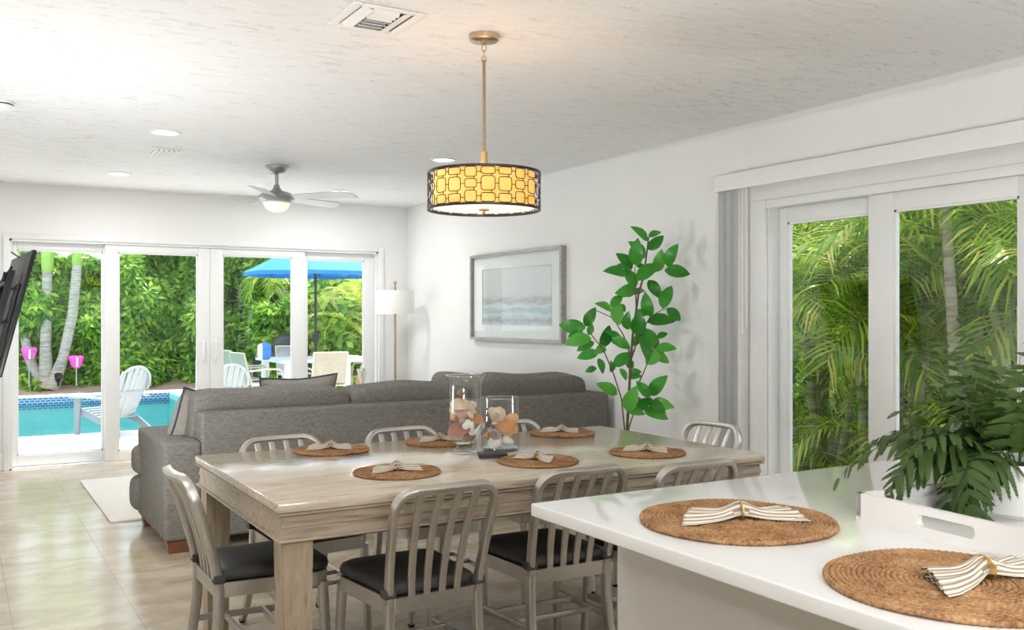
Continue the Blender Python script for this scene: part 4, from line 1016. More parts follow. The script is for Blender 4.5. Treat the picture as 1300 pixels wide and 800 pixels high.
b = MB(); b.rbox(-.105, .105, -.17, -.145, -.01, -.001, .003, 2); b.rbox(-.105, .105, .145, .17, -.01, -.001, .003, 2); b.rbox(-.105, -.085, -.145, .145, -.01, -.001, .003, 2); b.rbox(.085, .105, -.145, .145, -.01, -.001, .003, 2)
b.build('face_frame', M['white'], t); MB().box(-.085, .085, -.145, .145, -.003, -.0012).build('duct_shade_sheet', M['ventdark'], t, smooth=False)
b = MB()
for k in range(5): b.box(-.011, .011, -.145, .145, -.001, .001, T(-.068+k*.034, 0, -.010, 0, .7, 0))
b.build('louvre', M['blind'], t, smooth=False)
t = thing('smoke_detector', 'round white smoke detector on the ceiling at the picture edge', 'smoke detector', (.20, 5.87, ZC))
MB().lathe([(.073, -.001), (.073, -.012), (.068, -.014), (.068, -.024), (.066, -.026), (.058, -.042), (.03, -.046), (0, -.046)], 40, cap=False).build('housing', M['white'], t)
MB().lathe([(.0690, -.015), (.0695, -.018), (.0690, -.021)], 40, cap=False).build('sensor_slots', M['ventdark'], t)

# ceiling fan
FXY = (2.165, 7.29)
t = thing('ceiling_fan', 'silver ceiling fan with five blades and lit globe', 'ceiling fan', (*FXY, ZC), -YAW)
MB().lathe([(.088, -.001), (.088, -.012), (.084, -.02), (.07, -.045), (.045, -.062), (.018, -.068), (0, -.068)], 40, cap=False).build('canopy', M['nickel'], t)
MB().lathe([(.0145, -.06), (.0145, -.145), (.022, -.150), (.028, -.175), (.045, -.195), (.06, -.205), (0, -.205)], 24, cap=False).build('downrod', M['nickel'], t)
MB().lathe([(0, -.195), (.06, -.198), (.105, -.212), (.135, -.232), (.145, -.25), (.135, -.268), (.115, -.28), (.105, -.284), (0, -.284)], 48, cap=False).build('motor_housing', M['nickel'], t)
MB().lathe([(.108, -.280), (.112, -.284), (.106, -.296), (.1, -.29)], 40, cap=False).build('light_ring', M['white'], t)
MB().lathe([(.102, -.288), (.100, -.305), (.085, -.333), (.06, -.352), (.03, -.362), (0, -.364)], 40, cap=False).build('light_globe', M['globe'], t)
for k, dg in enumerate((270, 342, 54, 126, 198)):
    a = math.radians(dg); b = MB(); V = []; n = 8
    o = []
    for (r, w0, w1) in ((.12, -.03, .03), (.2, -.05, .05), (.45, -.064, .066), (.60, -.066, .074), (.645, -.04, .08), (.675, .02, .082)): o.append((r, w0, w1))
    V = []; F = []
    for zz in (-.003, .003):
        for (r, w0, w1) in o: V += [(r, w0, zz), (r, w1, zz)]
    m_ = len(o)*2
    for i in range(len(o)-1):
        q = 2*i; F += [(q, q+1, q+3, q+2), (m_+q, m_+q+2, m_+q+3, m_+q+1), (q, q+2, m_+q+2, m_+q), (q+1, m_+q+1, m_+q+3, q+3)]
    F += [(0, m_, m_+1, 1), (m_-2, m_-1, 2*m_-1, 2*m_-2)]
    b.add(V, F, T(0, 0, -.248, 0, 0, a) @ T(0, 0, 0, math.radians(-13), 0, 0)).build('blade', M['bladetop'], t, smooth=False)

# pendant
PD = (1.905, 3.445)
t = thing('pendant_light', 'drum pendant with amber shade inside a dark pebble pattern cage', 'pendant light', (*PD, 0), -YAW)
MB().lathe([(0, ZC-.026), (.058, ZC-.026), (.063, ZC-.022), (.065, ZC-.001), (0, ZC-.001)], 40, cap=False).build('canopy', M['copper'], t)
b = MB(); z = ZC-.027
b.tube([(0, 0, z+.004), (0, 0, z-.014)], .007, 8)
for k in range(3):
    zc = z-.028-k*.024; ax = k % 2
    P = [((.009*math.cos(q) if ax == 0 else 0), (.009*math.cos(q) if ax else 0), zc+.016*math.sin(q)) for q in [2*PI*i/16 for i in range(16)]]
    b.tube(P, .0024, 6, True)
b.build('chain', M['copper'], t)
MB().tube([(0, 0, ZC-.105), (0, 0, 1.99)], .0065, 12).build('rod', M['bronze'], t)
MB().lathe([(0, 2.06), (.013, 2.06), (.0145, 2.055), (.0145, 1.965), (0, 1.965)], 20, cap=False).build('socket_sleeve', M['brass'], t)
zb, zt, R = 1.812, 1.972, .236
b = MB()
for zc in (zb+.004, zt-.004):
    b.tube([(R*math.cos(q), R*math.sin(q), zc) for q in [2*PI*i/72 for i in range(72)]], 1, closed=True, sec=[(-.005, -.003), (.005, -.003), (.005, .003), (-.005, .003)], up=(0, 0, 1))
NC = 21; dz = zt-zb-.016
def ringcell(b, ac, aw, z0, z1):
    P = []; hw = aw/2; hz = (z1-z0)/2; zc = (z0+z1)/2
    for i in range(26):
        q = 2*PI*i/26; c, s = math.cos(q), math.sin(q)
        x = math.copysign(abs(c)**.42, c)*hw; zz = math.copysign(abs(s)**.42, s)*hz
        P.append((R*math.cos(ac+x), R*math.sin(ac+x), zc+zz))
    b.tube(P, .0019, 5, True)
for c_ in range(NC):
    ac = 2*PI*c_/NC - PI/2 + .10; aw = 2*PI/NC*.80; ty = c_ % 3
    z0 = zb+.010; z1 = zt-.010; h = z1-z0
    cuts = ((0, .255), (.325, .735), (.79, 1.0)) if ty == 0 else (((0, .25), (.32, .72), (.79, 1.0)) if ty == 1 else ((0, .33), (.405, .655), (.715, 1.0)))
    prev = None
    for (u0, u1) in cuts:
        ringcell(b, ac, aw*(1 if ty != 2 else .86), z0+u0*h, z0+u1*h)
        if prev is not None: b.tube([(R*math.cos(ac+aw*.25), R*math.sin(ac+aw*.25), z0+prev*h), (R*math.cos(ac+aw*.25), R*math.sin(ac+aw*.25), z0+u0*h)], .0018, 5)
        prev = u1
        zm = z0+(u0+u1)/2*h; a2 = ac+2*PI/NC
        b.tube([(R*math.cos(ac+aw*.48), R*math.sin(ac+aw*.48), zm), (R*math.cos(a2-aw*.44), R*math.sin(a2-aw*.44), zm)], .0018, 5)
    for q in (z0-.006, z1): b.tube([(R*math.cos(ac), R*math.sin(ac), q), (R*math.cos(ac), R*math.sin(ac), q+.008)], .0018, 5)
b.build('cage', M['cage'], t, ang=60)
MB().lathe([(.213, zb+.012), (.213, zt-.006)], 72, cap=False).build('inner_shade', M['amber'], t)
MB().lathe([(0, zb+.007), (.213, zb+.012)], 64, cap=False).build('diffuser', M['diffuser'], t)
MB().lathe([(0, zb-.012), (.006, zb-.012), (.006, zb-.001), (.024, zb+.001), (.022, zb+.006), (0, zb+.007)], 24, cap=False).build('finial', M['bronze'], t)
PL = bpy.data.lights.new('pendant_bulb', 'POINT'); PL.energy = 1.2; PL.color = (1, .78, .5); PL.shadow_soft_size = .03
o = bpy.data.objects.new('pendant_bulb', PL); COL.objects.link(o); o.location = (*PD, 1.92)

# ------------------------------------------------------------------ outdoors: ground, pool
DZ = -.08
PX1, PYN, PYF = 3.5, 12.62, 18.75
b = MB(); b.box(-14, 16, YF+.12, PYN, DZ-.3, DZ); b.box(PX1, 16, PYN, PYF, DZ-.3, DZ); b.box(-14, 16, PYF, PYF+.45, DZ-.3, DZ)
struct(b.build('pool_deck', M['deck'], smooth=False), 'white pool deck', 'deck')
b = MB(); b.box(-14, PX1, PYN, PYF, -1.5, -1.4); b.box(-14, PX1, PYN, PYN+.02, -1.4, DZ-.02); b.box(PX1-.02, PX1, PYN+.02, PYF-.02, -1.4, DZ-.02); b.box(-14, PX1-.02, PYF-.03, PYF, -1.4, DZ-.02)
struct(b.build('pool_basin', M['poolwall'], smooth=False), 'turquoise plaster pool basin', 'pool')
struct(MB().box(-14, PX1-.02, PYF-.05, PYF-.03, -.30, DZ-.02).build('pool_tile_band', M['tileband'], smooth=False), 'navy mosaic tile band along the pool edge', 'tile band')
o = struct(fastmesh('pool_water', [(-14, PYN+.02, -.20), (PX1-.02, PYN+.02, -.20), (PX1-.02, PYF-.05, -.20), (-14, PYF-.05, -.20)], [(0, 1, 2, 3)], M['water']), 'clear turquoise swimming pool water', 'water')
# mulch bed
V = []; F = []; nx, ny = 90, 14; rng = random.Random(9)
for j in range(ny+1):
    for i in range(nx+1):
        y = PYF+.45+j*.35; V.append((-14+30*i/nx, y, DZ-.02+.16*min(1, j/3)+rng.uniform(-.02, .03)))
for j in range(ny):
    for i in range(nx): a = j*(nx+1)+i; F.append((a, a+1, a+nx+2, a+nx+1))
struct(fastmesh('mulch_bed', V, F, M['mulch'], smooth=True), 'brown bark mulch bed below the hedge', 'mulch')
b = MB(); b.box(-60, 60, 23.5, 80, -.3, -.12); b.box(16, 60, -30, 23.5, -.3, -.12); b.box(-60, -14, -30, 23.5, -.3, -.12); b.box(-14, 16, -30, YB-.3, -.3, -.12)
struct(b.build('lawn', M['lawn'], smooth=False), 'lawn around the house', 'lawn')
struct(MB().box(XW+.12, 16, YB-.3, YF+.12, -.3, -.10).build('garden_bed', M['darkmulch'], smooth=False), 'dark soil bed under the garden palms', 'soil')

# foliage generators ------------------------------------------------
def leaf_cloud(rng, pts, normals, n_leaf, ll, lw, round_=False):
    V = []; F = []
    for p, nm in zip(pts, normals):
        nm = Vector(nm)+Vector((rng.gauss(0, .45), rng.gauss(0, .45), rng.gauss(.25, .45))); nm.normalize()
        x = nm.orthogonal().normalized(); y = nm.cross(x); a0 = rng.uniform(0, 6.28)
        for k in range(n_leaf):
            a = a0+2*PI*k/n_leaf+rng.uniform(-.2, .2); d = x*math.cos(a)+y*math.sin(a); s = nm.cross(d)
            L = ll*rng.uniform(.75, 1.2); w = lw*rng.uniform(.8, 1.2); dr = rng.uniform(.15, .5)
            b0 = p+d*(L*.12); o = len(V)
            m1 = p+d*(L*.55)-nm*(L*dr*.25); tp = p+d*L-nm*(L*dr)
            V += [tuple(b0), tuple(m1+s*w), tuple(tp), tuple(m1-s*w)]; F.append((o, o+1, o+2, o+3))
    return V, F
def lump_points(rng, n, hx, hy, z0, z1, k=0):
    """points over a bumpy hedge volume, mostly on the -y face and top"""
    P = []; N = []
    for i in range(n):
        x = rng.uniform(-hx, hx); z = z0+(z1-z0)*rng.random()**.9
        bul = .36*math.sin(x*2.9+k)+.34*math.sin(z*3.6+x*1.7+k*2)+.20*math.sin(x*5.1-z*4.3+k)
        top = z1+.18*math.sin(x*2.9+k*1.7)+.12*math.sin(x*6.7+k)
        if rng.random() < .16: z = top-rng.random()*.15; y = rng.uniform(-hy, hy); nn = (0, -.5, 1)
        else: z = min(z, top); y = -hy-bul*.6+abs(rng.gauss(0, .16)); nn = (0, -1, .5)
        P.append(Vector((x, y, z))); N.append(nn)
    return P, N
def hedge_shrub(loc, w, h, label, mat, n, seed, leafn=7, ll=.185, lw=.034, rz=0.0):
    rng = random.Random(seed)
    t = thing('hedge_shrub', label, 'shrub', loc, rz, 'hedge shrubs beyond the pool')
    P, N = lump_points(rng, n, w/2+.12, .55, .02, h, seed)
    P, N = P[:int(n*.8)], N[:int(n*.8)]
    V, F = leaf_cloud(rng, P, N, leafn, ll, lw)
    fastmesh('foliage', V, F, M[mat], t)
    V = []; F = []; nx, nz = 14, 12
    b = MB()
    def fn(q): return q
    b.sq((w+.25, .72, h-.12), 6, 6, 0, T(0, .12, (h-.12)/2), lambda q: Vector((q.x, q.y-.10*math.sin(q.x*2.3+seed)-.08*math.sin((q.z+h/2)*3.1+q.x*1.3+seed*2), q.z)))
    b.build('branches', M['hedgecore'], t, ang=80)  # solid dark core put in as shade behind the leaves, not branches
    return t
HY = 20.55
hedge_shrub((1.10, HY, 0), 1.35, 2.42, 'bushy umbrella tree shrub directly behind the three palm trunks', 'hedge', 1500, 1)
hedge_shrub((2.35, HY, 0), 1.35, 2.46, 'bushy umbrella tree shrub behind the pink light that stands clear of the trunks', 'hedge', 1500, 2)
hedge_shrub((3.60, HY-.1, 0), 1.35, 2.78, 'bright umbrella tree shrub behind the adirondack chair in full view', 'hedge', 1600, 4)
hedge_shrub((4.85, HY-.2, 0), 1.35, 2.80, 'bright umbrella tree shrub behind the two door handles', 'hedge', 1600, 5)
hedge_shrub((5.85, HY-1.2, 0), 1.3, 3.2, 'tall umbrella tree shrub under the blue parasol tip', 'hedge', 1800, 6)
hedge_shrub((5.55, HY-2.6, 0), .95, 1.75, 'low bright umbrella tree shrub behind the striped beach towel', 'hedge', 900, 7)
hedge_shrub((6.35, HY-3.2, 0), 1.2, 2.1, 'sea grape shrub with round lime leaves beside the parasol pole', 'hedgelime', 1300, 8, 3, .17, .075, -.3)
hedge_shrub((7.05, HY-3.3, 0), 1.1, 2.0, 'sea grape shrub with round leaves nearest the floor lamp', 'hedgelime', 1100, 9, 3, .17, .075, -.3)
hedge_shrub((7.4, HY-.6, 0), 2.0, 3.5, 'tall dark shrub filling the gap behind the parasol', 'hedge', 1500, 10)

def pinnate(rng, L, n, ll, lw, arch, up):
    V = []; F = []; P = []; x = z = 0; a = up; ds = L/n
    for k in range(n+1): P.append((x, z, a)); x += ds*math.cos(a); z += ds*math.sin(a); a -= arch*(.4+1.3*k/n)/n
    for k in range(n):
        o = len(V); r = .011*(1-.8*k/n); (x0, z0, _), (x1, z1, _) = P[k], P[k+1]
        V += [(x0, -r, z0), (x0, r, z0), (x1, r, z1), (x1, -r, z1), (x0, 0, z0-r), (x1, 0, z1-r)]; F += [(o, o+1, o+2, o+3), (o, o+4, o+5, o+3), (o+1, o+2, o+5, o+4)]
    for k in range(int(n*.16), n+1):
        u = k/n; l = ll*(math.sin(PI*min(1, .12+.80*(u-.12)+.06))**.6)*rng.uniform(.85, 1.1); px, pz, pa = P[k]
        for s in (-1, 1):
            fw = .5+.9*u; d = Vector((math.cos(pa)*fw, s, math.sin(pa)*fw+.28)).normalized(); nr = Vector((-math.sin(pa), 0, math.cos(pa)))
            sd = d.cross(nr).normalized()*lw; o = len(V); c = Vector((px, 0, pz))
            m1 = c+d*l*.5+Vector((0, 0, -.03*l)); tp = c+d*l+Vector((0, 0, -.38*l*rng.uniform(.5, 1.2)))
            V += [tuple(c+sd*.4), tuple(c-sd*.4), tuple(m1-sd), tuple(m1+sd), tuple(tp)]; F += [(o, o+1, o+2, o+3), (o+3, o+2, o+4)]
    return V, F
def areca(label, loc, seed, h, nst, nfr, rz=0, mat='areca', sp=.35, grp='palms outside the garden doors', L0=1.7, low=0):
    rng = random.Random(seed); t = thing('areca_palm', label, 'palm tree', loc, rz, grp)
    b = MB(); VV = []; FF = []
    for s in range(nst):
        a = rng.uniform(0, 6.28); q = rng.uniform(.05, sp); hh = h*rng.uniform(.55, 1.0); bx, by = q*math.cos(a), q*math.sin(a)
        tx, ty = bx*1.8+rng.uniform(-.1, .1), by*1.8+rng.uniform(-.1, .1)
        b.tube([(bx, by, 0), ((bx+tx)/2*.96, (by+ty)/2*.96, hh*.5), (tx, ty, hh)], [.042, .036, .026], 8)
        for k in range(nfr):
            az = k*2.4+rng.uniform(-.3, .3)+s; V, F = pinnate(rng, L0*rng.uniform(.75, 1.15), 30, .50, .013, rng.uniform(1.1, 2.2), rng.uniform(.55, 1.35))
            rot_add(V, F, VV, FF, T(tx, ty, hh-.05, 0, 0, az) @ T(0, 0, 0, rng.uniform(-.4, .4), 0, 0))
    for k in range(low):
        az = rng.uniform(0, 6.28); V, F = pinnate(rng, L0*rng.uniform(.5, .9), 26, .42, .012, rng.uniform(1.2, 2.4), rng.uniform(.6, 1.3))
        rot_add(V, F, VV, FF, T(rng.uniform(-sp, sp), rng.uniform(-sp, sp), rng.uniform(0, .4), 0, 0, az))
    b.build('stems', M['cane'], t, ang=70); fastmesh('fronds', VV, FF, M[mat], t)
    return t
GZ = -.10
areca('clumping areca palm low against the glass beside the blinds', (6.75, 5.85, GZ), 21, 1.5, 6, 6, low=10)
areca('slender areca palm behind the wide centre frame of the garden doors', (6.7, 5.05, GZ), 22, 2.1, 6, 6, low=8)
areca('areca palm with pale trunk seen through the garden door behind the fern', (6.5, 4.25, GZ), 23, 2.1, 4, 6, low=5)
areca('leafy areca palm deep behind the pale trunked palm', (7.7, 5.2, GZ), 24, 2.6, 6, 6, low=5)
areca('areca palm arching over the fern at the picture edge', (7.0, 3.75, GZ), 25, 2.4, 5, 6, low=6)
areca('tall areca palm at the back of the bed beyond the blinds', (7.6, 6.9, GZ), 26, 2.5, 6, 6, low=6)
areca('bushy areca palm at the back beyond the middle door', (9.0, 6.6, GZ), 27, 2.8, 7, 6, low=6, L0=1.9)
areca('distant areca palm behind the fern side door', (9.2, 5.0, GZ), 28, 2.8, 7, 6, low=6, L0=1.9)
t = thing('royal_palm', 'straight pale grey palm trunk in front of the garden fronds', 'palm tree', (6.15, 4.13, GZ))
MB().tube([(0, 0, 0), (.0, .01, 1.0), (-.04, .05, 2.0), (-.08, .09, 2.9)], [.05, .042, .038, .034], 12).build('trunk', M['trunk'], t, ang=70)
VV = []; FF = []; rng = random.Random(31)
for k in range(7):
    V, F = pinnate(rng, 1.7, 30, .5, .013, 1.7, 1.0); rot_add(V, F, VV, FF, T(-.08, .09, 2.85, 0, 0, k*.9))
fastmesh('fronds', VV, FF, M['palmyellow'], t)
t = thing('areca_palm', 'slender green ringed palm stem at the far edge of the fern side door', 'palm tree', (6.35, 3.55, GZ), 0, 'palms outside the garden doors')
MB().tube([(0, 0, 0), (.02, .0, 1.0), (.02, .02, 2.1)], [.042, .036, .03], 10).build('stems', M['cane'], t, ang=70)
VV = []; FF = []; rng = random.Random(61)
for k in range(6):
    V, F = pinnate(rng, 1.5, 28, .45, .012, 1.9, 1.0); rot_add(V, F, VV, FF, T(.02, .02, 2.08, 0, 0, k*1.05))
fastmesh('fronds', VV, FF, M['areca'], t)
VV = []; FF = []; V, F = pinnate(rng, .7, 26, .28, .010, 1.6, -.9); rot_add(V, F, VV, FF, T(0, 0, 0, 0, 0, 2.4))
o = fastmesh('dry_palm_frond', VV, FF, M['palmdry']); o.location = (6.42, 3.92, 1.32); tag(o, 'dead brown frond hanging among the green garden palms', 'palm frond')
for i, (x, y, hh, lab) in enumerate(((10.6, 8.2, 3.6, 'dense backdrop shrub far behind the palms beside the blinds'), (10.9, 5.6, 3.6, 'dense backdrop shrub far behind the middle garden door'), (10.2, 3.2, 3.6, 'dense backdrop shrub far behind the fern'))):
    s_ = hedge_shrub((x, y, GZ), 3.2, hh, lab, 'hedge', 1300, 40+i, 7, .16, .03, -PI/2+.2-.2*i); s_['group'] = 'backdrop shrubs behind the garden palms'
o = MB().tube([(0, 0, 0), (-.05, .22, .62)], .022, 8).build('garden_stake', M['red'], loc=(6.0, 5.58, GZ)); tag(o, 'slanting coral red stake outside the garden door by the blinds', 'stake')

# triple palm by the pool
t = thing('triple_palm', 'grey palm with three diverging ringed trunks beyond the pool', 'palm tree', (1.42, 19.75, .02))
DT = 1.42*math.sin(YAW)+19.75*math.cos(YAW); PT = 650+1188*(1.42*math.cos(YAW)-19.75*math.sin(YAW))/DT
def tp_(px, py, d=0): q = rgt*((px-PT)*DT/1188)-fwd*d; return (q.x, q.y, 1.37+(401-py)*DT/1188-.02)
VV = []; FF = []; rng = random.Random(8)
for pts, rr in (([(59, 489), (58, 440), (59, 390), (60, 345)], .100), ([(66, 488), (80, 455), (92, 400), (98, 336)], .095), ([(52, 488), (36, 450), (26, 400), (21, 345)], .085)):
    P = [tp_(*p) for p in pts]; P[0] = (P[0][0], P[0][1], -.02)
    MB().tube(P, [rr*1.45, rr, rr*.95, rr*.85], 14).build('trunk', M['trunk'], t, ang=70)
    e = Vector(P[-1]); d = (Vector(P[-1])-Vector(P[-2])).normalized()
    MB().tube([e, e+d*.25, e+d*.9, e+d*1.3], [rr*1.0, rr*1.15, rr*.9, rr*.5], 12).build('crownshaft', M['crown'], t, ang=70)
    for k in range(7):
        V, F = pinnate(rng, 1.9, 26, .5, .018, 1.8, .95); rot_add(V, F, VV, FF, T(*(e+d*1.25), 0, 0, k*.9+rr*30))
fastmesh('fronds', VV, FF, M['areca'], t)
areca('yellow green palm leaning in at the blue parasol from the corner', (6.75, 16.35, DZ), 51, 1.75, 3, 7, 0, 'palmyellow', .2, 'palms beyond the pool', 1.5)
t = thing('fan_palm', 'palm with brown drooping fronds under the parasol edge', 'palm tree', (5.80, 18.35, DZ))
MB().tube([(0, 0, 0), (-.05, 0, 1.0), (-.18, .05, 2.0)], [.09, .07, .06], 10).build('trunk', M['trunk'], t, ang=70)
VV = []; FF = []; rng = random.Random(77)
for k in range(9):
    V, F = pinnate(rng, 1.1, 22, .42, .013, 2.4, .8); rot_add(V, F, VV, FF, T(-.18, .05, 1.98, 0, 0, k*.7))
fastmesh('fronds', VV, FF, M['areca'], t)
# garden ornaments
def tulip(label, px, py, zt, Y):
    ang = math.atan((px-650)/1188)+YAW; X = math.tan(ang)*Y
    t = thing('garden_light', label, 'garden light', (X, Y, .05), 0, 'pink garden lights')
    MB().tube([(0, 0, 0), (0, 0, zt-.05)], .012, 8).build('stake', M['nickel'], t)
    h = zt-.07
    MB().lathe([(0, h), (.05, h), (.10, h+.06), (.135, h+.20), (.115, h+.235), (.05, h+.21), (0, h+.2)], 20, cap=False).build('tulip_cup', M['pink'], t)
    MB().tube([(0, -.125, h+.03), (0, -.15, h+.20)], .016, 6).build('white_band', M['white'], t)  # white band on the front of the pink cup
tulip('pink tulip shaped garden light in front of the outer palm trunk', 37, 449, .57, 19.4)
tulip('pink tulip shaped garden light standing clear of the palm trunks', 97, 460, .40, 19.4)
t = thing('garden_spotlight', 'black garden spotlight at the foot of the triple palm', 'spotlight', (1.62, 19.35, .05))
MB().lathe([(.05, -.08), (.075, .07), (.06, .08), (.0, .06)], 16, T(0, 0, .16, .9, 0, 0)).build('lamp_head', M['black'], t); MB().tube([(0, 0, 0), (0, 0, .14)], .02, 8).build('stake', M['black'], t)

# adirondack chairs
def adirondack(label, loc, rz):
    t = thing('adirondack_chair', label, 'chair', loc, rz, 'adirondack chairs by the pool')
    # faces +y locally; back leans to -y
    n = 7
    Bk = MB()
    for i in range(n):
        u = -1+2*i/(n-1); L = .80*(1-.22*u*u); x0 = u*.20; x1 = u*.28
        P = [(x0+(x1-x0)*q, -.10-.36*q*L/.8+.05*u*u, .26+q*L*.90) for q in (0, .35, .7, 1)]
        Bk.tube(P, [.8, 1, 1.05, .85], sec=rsec(.011, .040), up=(0, 1, .4))
    Bk.tube([(-.24, -.25, .60), (0, -.30, .60), (.24, -.25, .60)], 1, sec=rsec(.03, .012), up=(0, 0, 1)); Bk.tube([(-.21, -.12, .33), (.21, -.12, .33)], 1, sec=rsec(.03, .012), up=(0, 0, 1))
    Q = [(-.30, -.27, .64)]
    for k in range(13):
        a = PI-PI*k/12; Q.append((.285*math.cos(a), -.33-.125*math.sin(a), .70+.285*math.sin(a)*.95))
    Q.append((.30, -.27, .64)); Bk.tube(Q, 1, sec=rsec(.012, .016), up=(0, 1, .4))
    Bk.build('backrest', M['adir'], t, ang=50)
    S = MB()
    for k in range(6): S.rbox(-.26, .26, -.10+k*.10, -.015+k*.10, .235+k*.022, .255+k*.022, .006)
    S.build('seat', M['adir'], t)
    for s in (-1, 1):
        MB().tube([(s*.28, -.42, .02), (s*.28, -.1, .19), (s*.28, .48, .345)], 1, sec=rsec(.05, .013), up=(0, 0, 1)).build('side_rail', M['adirshade'], t, ang=50)
        MB().add([(s*.31-.014, .40, 0), (s*.31+.014, .40, 0), (s*.31+.014, .50, 0), (s*.31-.014, .50, 0), (s*.31-.014, .36, .52), (s*.31+.014, .36, .52), (s*.31+.014, .50, .52), (s*.31-.014, .50, .52)], [(0,3,2,1),(4,5,6,7),(0,1,5,4),(1,2,6,5),(2,3,7,6),(3,0,4,7)]).build('front_leg', M['adirshade'], t, smooth=False)
        MB().tube([(s*.30, -.28, .535), (s*.33, 0, .54), (s*.345, .35, .54), (s*.33, .54, .54)], [.7, .9, 1.1, 1.0], sec=rsec(.012, .065), up=(0, 0, 1)).build('armrest', M['adir'], t)
    return t
a1 = adirondack('pale grey adirondack chair in full view at the pool edge', (1.68, 12.34, DZ), .52)
a1.scale = (.86, .86, .86)
a2 = adirondack('pale grey adirondack chair with only its top showing above the sofa pillow', (2.93, 12.3, DZ), .1); a2.scale = (.86, .86, .86)

# patio set
def patio_chair(label, loc, rz, sl='sling', fr='cream'):
    t = thing('patio_chair', label, 'chair', loc, rz, 'patio chairs around the white outdoor table')
    b = MB()
    for s in (-1, 1):
        x = s*.26
        b.tube([(x, -.27, 0), (x, -.23, .25), (x, -.22, .44), (x, -.30, .72), (x, -.34, .90)], .013, 8)
        b.tube([(x, .28, 0), (x, .27, .50), (x, .25, .62), (x, .20, .655), (x, .0, .66), (x, -.26, .64)], .013, 8)
        b.tube([(x, -.22, .43), (x, .27, .43)], .013, 8)
    b.tube([(-.26, -.34, .90), (.26, -.34, .90)], .013, 8); b.tube([(-.26, .27, .43), (.26, .27, .43)], .013, 8); b.tube([(-.26, -.225, .40), (.26, -.225, .40)], .012, 8)
    b.build('frame', M[fr], t)
    q = [(-.215, .455), (-.30, .72), (-.335, .885)]
    V = [(s*.25, y-.006, z) for y, z in q for s in (-1, 1)]+[(s*.25, y+.006, z) for y, z in q for s in (-1, 1)]
    MB().add(V, [(0,1,3,2),(2,3,5,4),(6,8,9,7),(8,10,11,9),(0,6,7,1),(4,5,11,10),(0,2,8,6),(2,4,10,8),(1,7,9,3),(3,9,11,5)]).build('backrest', M[sl], t)
    MB().rbox(-.25, .25, -.215, .27, .428, .444, .005).build('seat', M[sl], t)
    return t
patio_chair('cream sling patio chair with its back to the house under the parasol', (4.82, 13.75, DZ), -.05)
c = patio_chair('cream sling patio chair seen side on, closer of the pair left of the outdoor table', (3.87, 13.95, DZ), -PI/2+.15)
c = patio_chair('cream sling patio chair seen side on, farther of the pair left of the outdoor table', (3.95, 15.1, DZ), -PI/2+.2)
patio_chair('grey sling patio chair on the hedge side of the outdoor table', (5.15, 16.2, DZ), PI, 'greysling')
patio_chair('grey sling patio chair with curved arms near the lamp side door frame', (6.05, 14.75, DZ), PI/2+.5, 'greysling')
t = thing('outdoor_table', 'white outdoor dining table under the blue parasol', 'table', (5.15, 14.95, DZ))
MB().rbox(-.85, .85, -.75, .75, .71, .755, .006).build('tabletop', M['white'], t)
for sx in (-1, 1):
    for sy in (-1, 1): MB().box(sx*.72-.05, sx*.72+.05, sy*.62-.05, sy*.62+.05, 0, .71).build('leg', M['white'], t, smooth=False)
t = thing('parasol', 'bright blue parasol with dark pole over the outdoor table', 'umbrella', (5.10, 14.98, DZ))
UR, UZ = 1.16, 2.16
MB().tube([(0, 0, .0), (0, 0, 2.62)], .024, 12).build('pole', M['dkmetal'], t)
MB().lathe([(0, 0), (.28, 0), (.28, .05), (.05, .09), (0, .09)], 28, cap=False).build('base', M['dkmetal'], t)
b = MB(); n = 8; V = [(0, 0, UZ+.52)]; F = []
ra = .39
for lev, (k, z) in enumerate(((.5, UZ+.30), (1.0, UZ), (1.0, UZ-.06))):
    for i in range(n): a = 2*PI*i/n+ra; V.append((UR*k*math.cos(a), UR*k*math.sin(a), z))
for i in range(n):
    j = (i+1) % n; F += [(0, 1+i, 1+j), (1+i, 1+n+i, 1+n+j, 1+j), (1+n+i, 1+2*n+i, 1+2*n+j, 1+n+j)]
b.add(V, F).build('canopy', M['blue'], t, smooth=False)
for i in range(n):
    a = 2*PI*i/n+ra; MB().tube([(.03*math.cos(a), .03*math.sin(a), UZ+.49), (UR*.98*math.cos(a), UR*.98*math.sin(a), UZ-.01)], .008, 5).tube([(.03*math.cos(a), .03*math.sin(a), UZ+.02), (UR*.5*math.cos(a), UR*.5*math.sin(a), UZ+.26)], .007, 5).build('rib', M['dkmetal'], t)
MB().lathe([(.03, UZ-.04), (.055, UZ+.0), (.055, UZ+.05), (.03, UZ+.06)], 14).build('runner_hub', M['dkmetal'], t)
MB().rbox(-.05, .05, -.04, .04, 1.02, 1.16, .01).build('crank', M['dkmetal'], t)
# barbecue, dark metal chair, hat/towel, box
t = thing('barbecue_grill', 'dark domed barbecue grill behind the outdoor table', 'barbecue', (5.35, 17.15, DZ))
MB().lathe([(.0, .55), (.2, .58), (.36, .72), (.38, .80), (.37, .84), (.30, 1.0), (.15, 1.10), (0, 1.13)], 28, cap=False).build('kettle', M['dkmetal'], t)
for k in range(3): a = k*2.1; MB().tube([(.25*math.cos(a), .25*math.sin(a), .62), (.36*math.cos(a), .36*math.sin(a), 0)], .018, 8).build('leg', M['dkmetal'], t)
t = thing('metal_patio_chair', 'dark grey perforated metal chair behind the second door handle', 'chair', (3.95, 16.6, DZ), -1.2)
b = MB(); V = []; F = []
for i in range(13):
    u = -1+2*i/12
    for j in range(7): v = j/6; V.append((u*.36*(1-.12*v), -.25-.06*v+.10*u*u, .46+v*.60*(1-.35*u**4)))
for i in range(12):
    for j in range(6):
        if (i % 3 == 1 and j in (2, 4)): continue
        a = i*7+j; F.append((a, a+1, a+8, a+7))
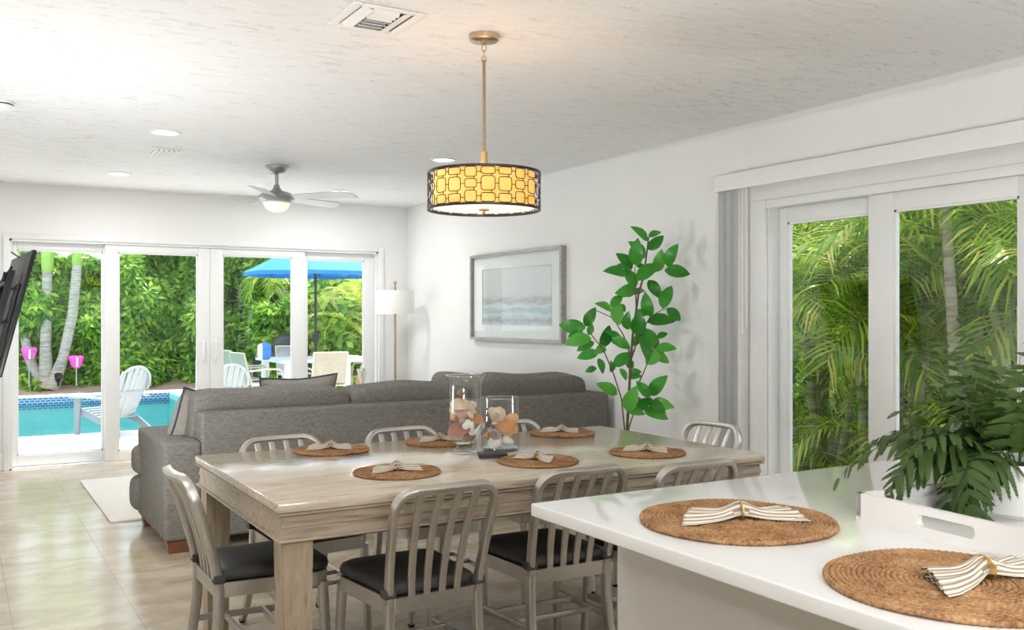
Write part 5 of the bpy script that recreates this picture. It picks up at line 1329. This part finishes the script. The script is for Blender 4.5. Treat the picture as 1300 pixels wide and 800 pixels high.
b.add(V, F).build('backrest', M['dkmetal'], t); MB().rbox(-.33, .33, -.25, .28, .42, .45, .01).build('seat', M['dkmetal'], t)
b = MB()
for s in (-1, 1): b.tube([(s*.36, -.25, 0), (s*.36, -.25, .68), (s*.37, .0, .72), (s*.36, .26, .66), (s*.36, .28, 0)], .02, 8)
b.build('frame', M['nickel'], t)
t = thing('beach_towel', 'blue and white beach towel draped over a patio chair back', 'towel', (4.13, 14.5, .72), -1.3); t.scale = (.62, .62, .62)
def tw(q): return Vector((q.x, q.y, q.z))
MB().sq((.40, .16, .44), 3.2, 8, 0, T(0, 0, .16)).build('blue_half', M['towelblue'], t, ang=80); MB().sq((.24, .18, .40), 3.2, 8, 0, T(-.12, -.03, .15)).build('white_half', M['white'], t, ang=80)
o = MB().rbox(-.2, .2, -.14, .14, 0, .52, .004).build('cardboard_box', M['cardboard'], loc=(5.55, 13.7, DZ)); o.rotation_euler = (0, 0, -.5); tag(o, 'tall brown cardboard box behind the grey patio chair by the lamp', 'box')

# ------------------------------------------------------------------ light
w = bpy.data.worlds.new('sky'); sc.world = w; w.use_nodes = True
n, l = w.node_tree.nodes, w.node_tree.links
bg = n['Background']
tc = n.new('ShaderNodeTexCoord'); sp = n.new('ShaderNodeSeparateXYZ'); l.new(tc.outputs['Generated'], sp.inputs[0])
r = ramp(n, [(0.0, (0.75, 0.80, 0.84)), (0.35, (0.40, 0.62, 0.92)), (1.0, (0.18, 0.40, 0.85))]); l.new(sp.outputs['Z'], r.inputs['Fac'])
cn = noise(n, l, tc.outputs['Generated'], 4.5, 8, 0.6); cr = ramp(n, [(0.40, (0, 0, 0)), (0.58, (1, 1, 1))]); l.new(cn.outputs['Fac'], cr.inputs['Fac'])
mx = n.new('ShaderNodeMixRGB'); l.new(cr.outputs['Color'], mx.inputs['Fac']); l.new(r.outputs['Color'], mx.inputs['Color1']); mx.inputs['Color2'].default_value = (0.95, 0.96, 0.98, 1)
l.new(mx.outputs['Color'], bg.inputs['Color']); bg.inputs['Strength'].default_value = 1.9
S = bpy.data.lights.new('sun', 'SUN'); S.energy = 6.5; S.angle = math.radians(1.2); S.color = (1, .95, .86)
o = bpy.data.objects.new('sun', S); COL.objects.link(o); d = Vector((-.30, -.16, -1)); o.rotation_euler = d.to_track_quat('-Z', 'Y').to_euler()

cam = bpy.data.cameras.new('camera'); cam.sensor_width = 36; cam.lens = 1188/1300*36; cam.shift_y = 1/1300; cam.clip_start = .02
co = bpy.data.objects.new('camera', cam); COL.objects.link(co); co.location = (0, 0, 1.37); co.rotation_euler = (PI/2, 0, -YAW); sc.camera = co
sc.view_settings.view_transform = 'Standard'; sc.view_settings.look = 'None'; sc.view_settings.exposure = 0.46
sc.cycles.use_denoising = True; sc.cycles.max_bounces = 10; sc.cycles.diffuse_bounces = 5; sc.cycles.transparent_max_bounces = 24; sc.cycles.caustics_reflective = False; sc.cycles.caustics_refractive = False
sc.cycles.sample_clamp_indirect = 6
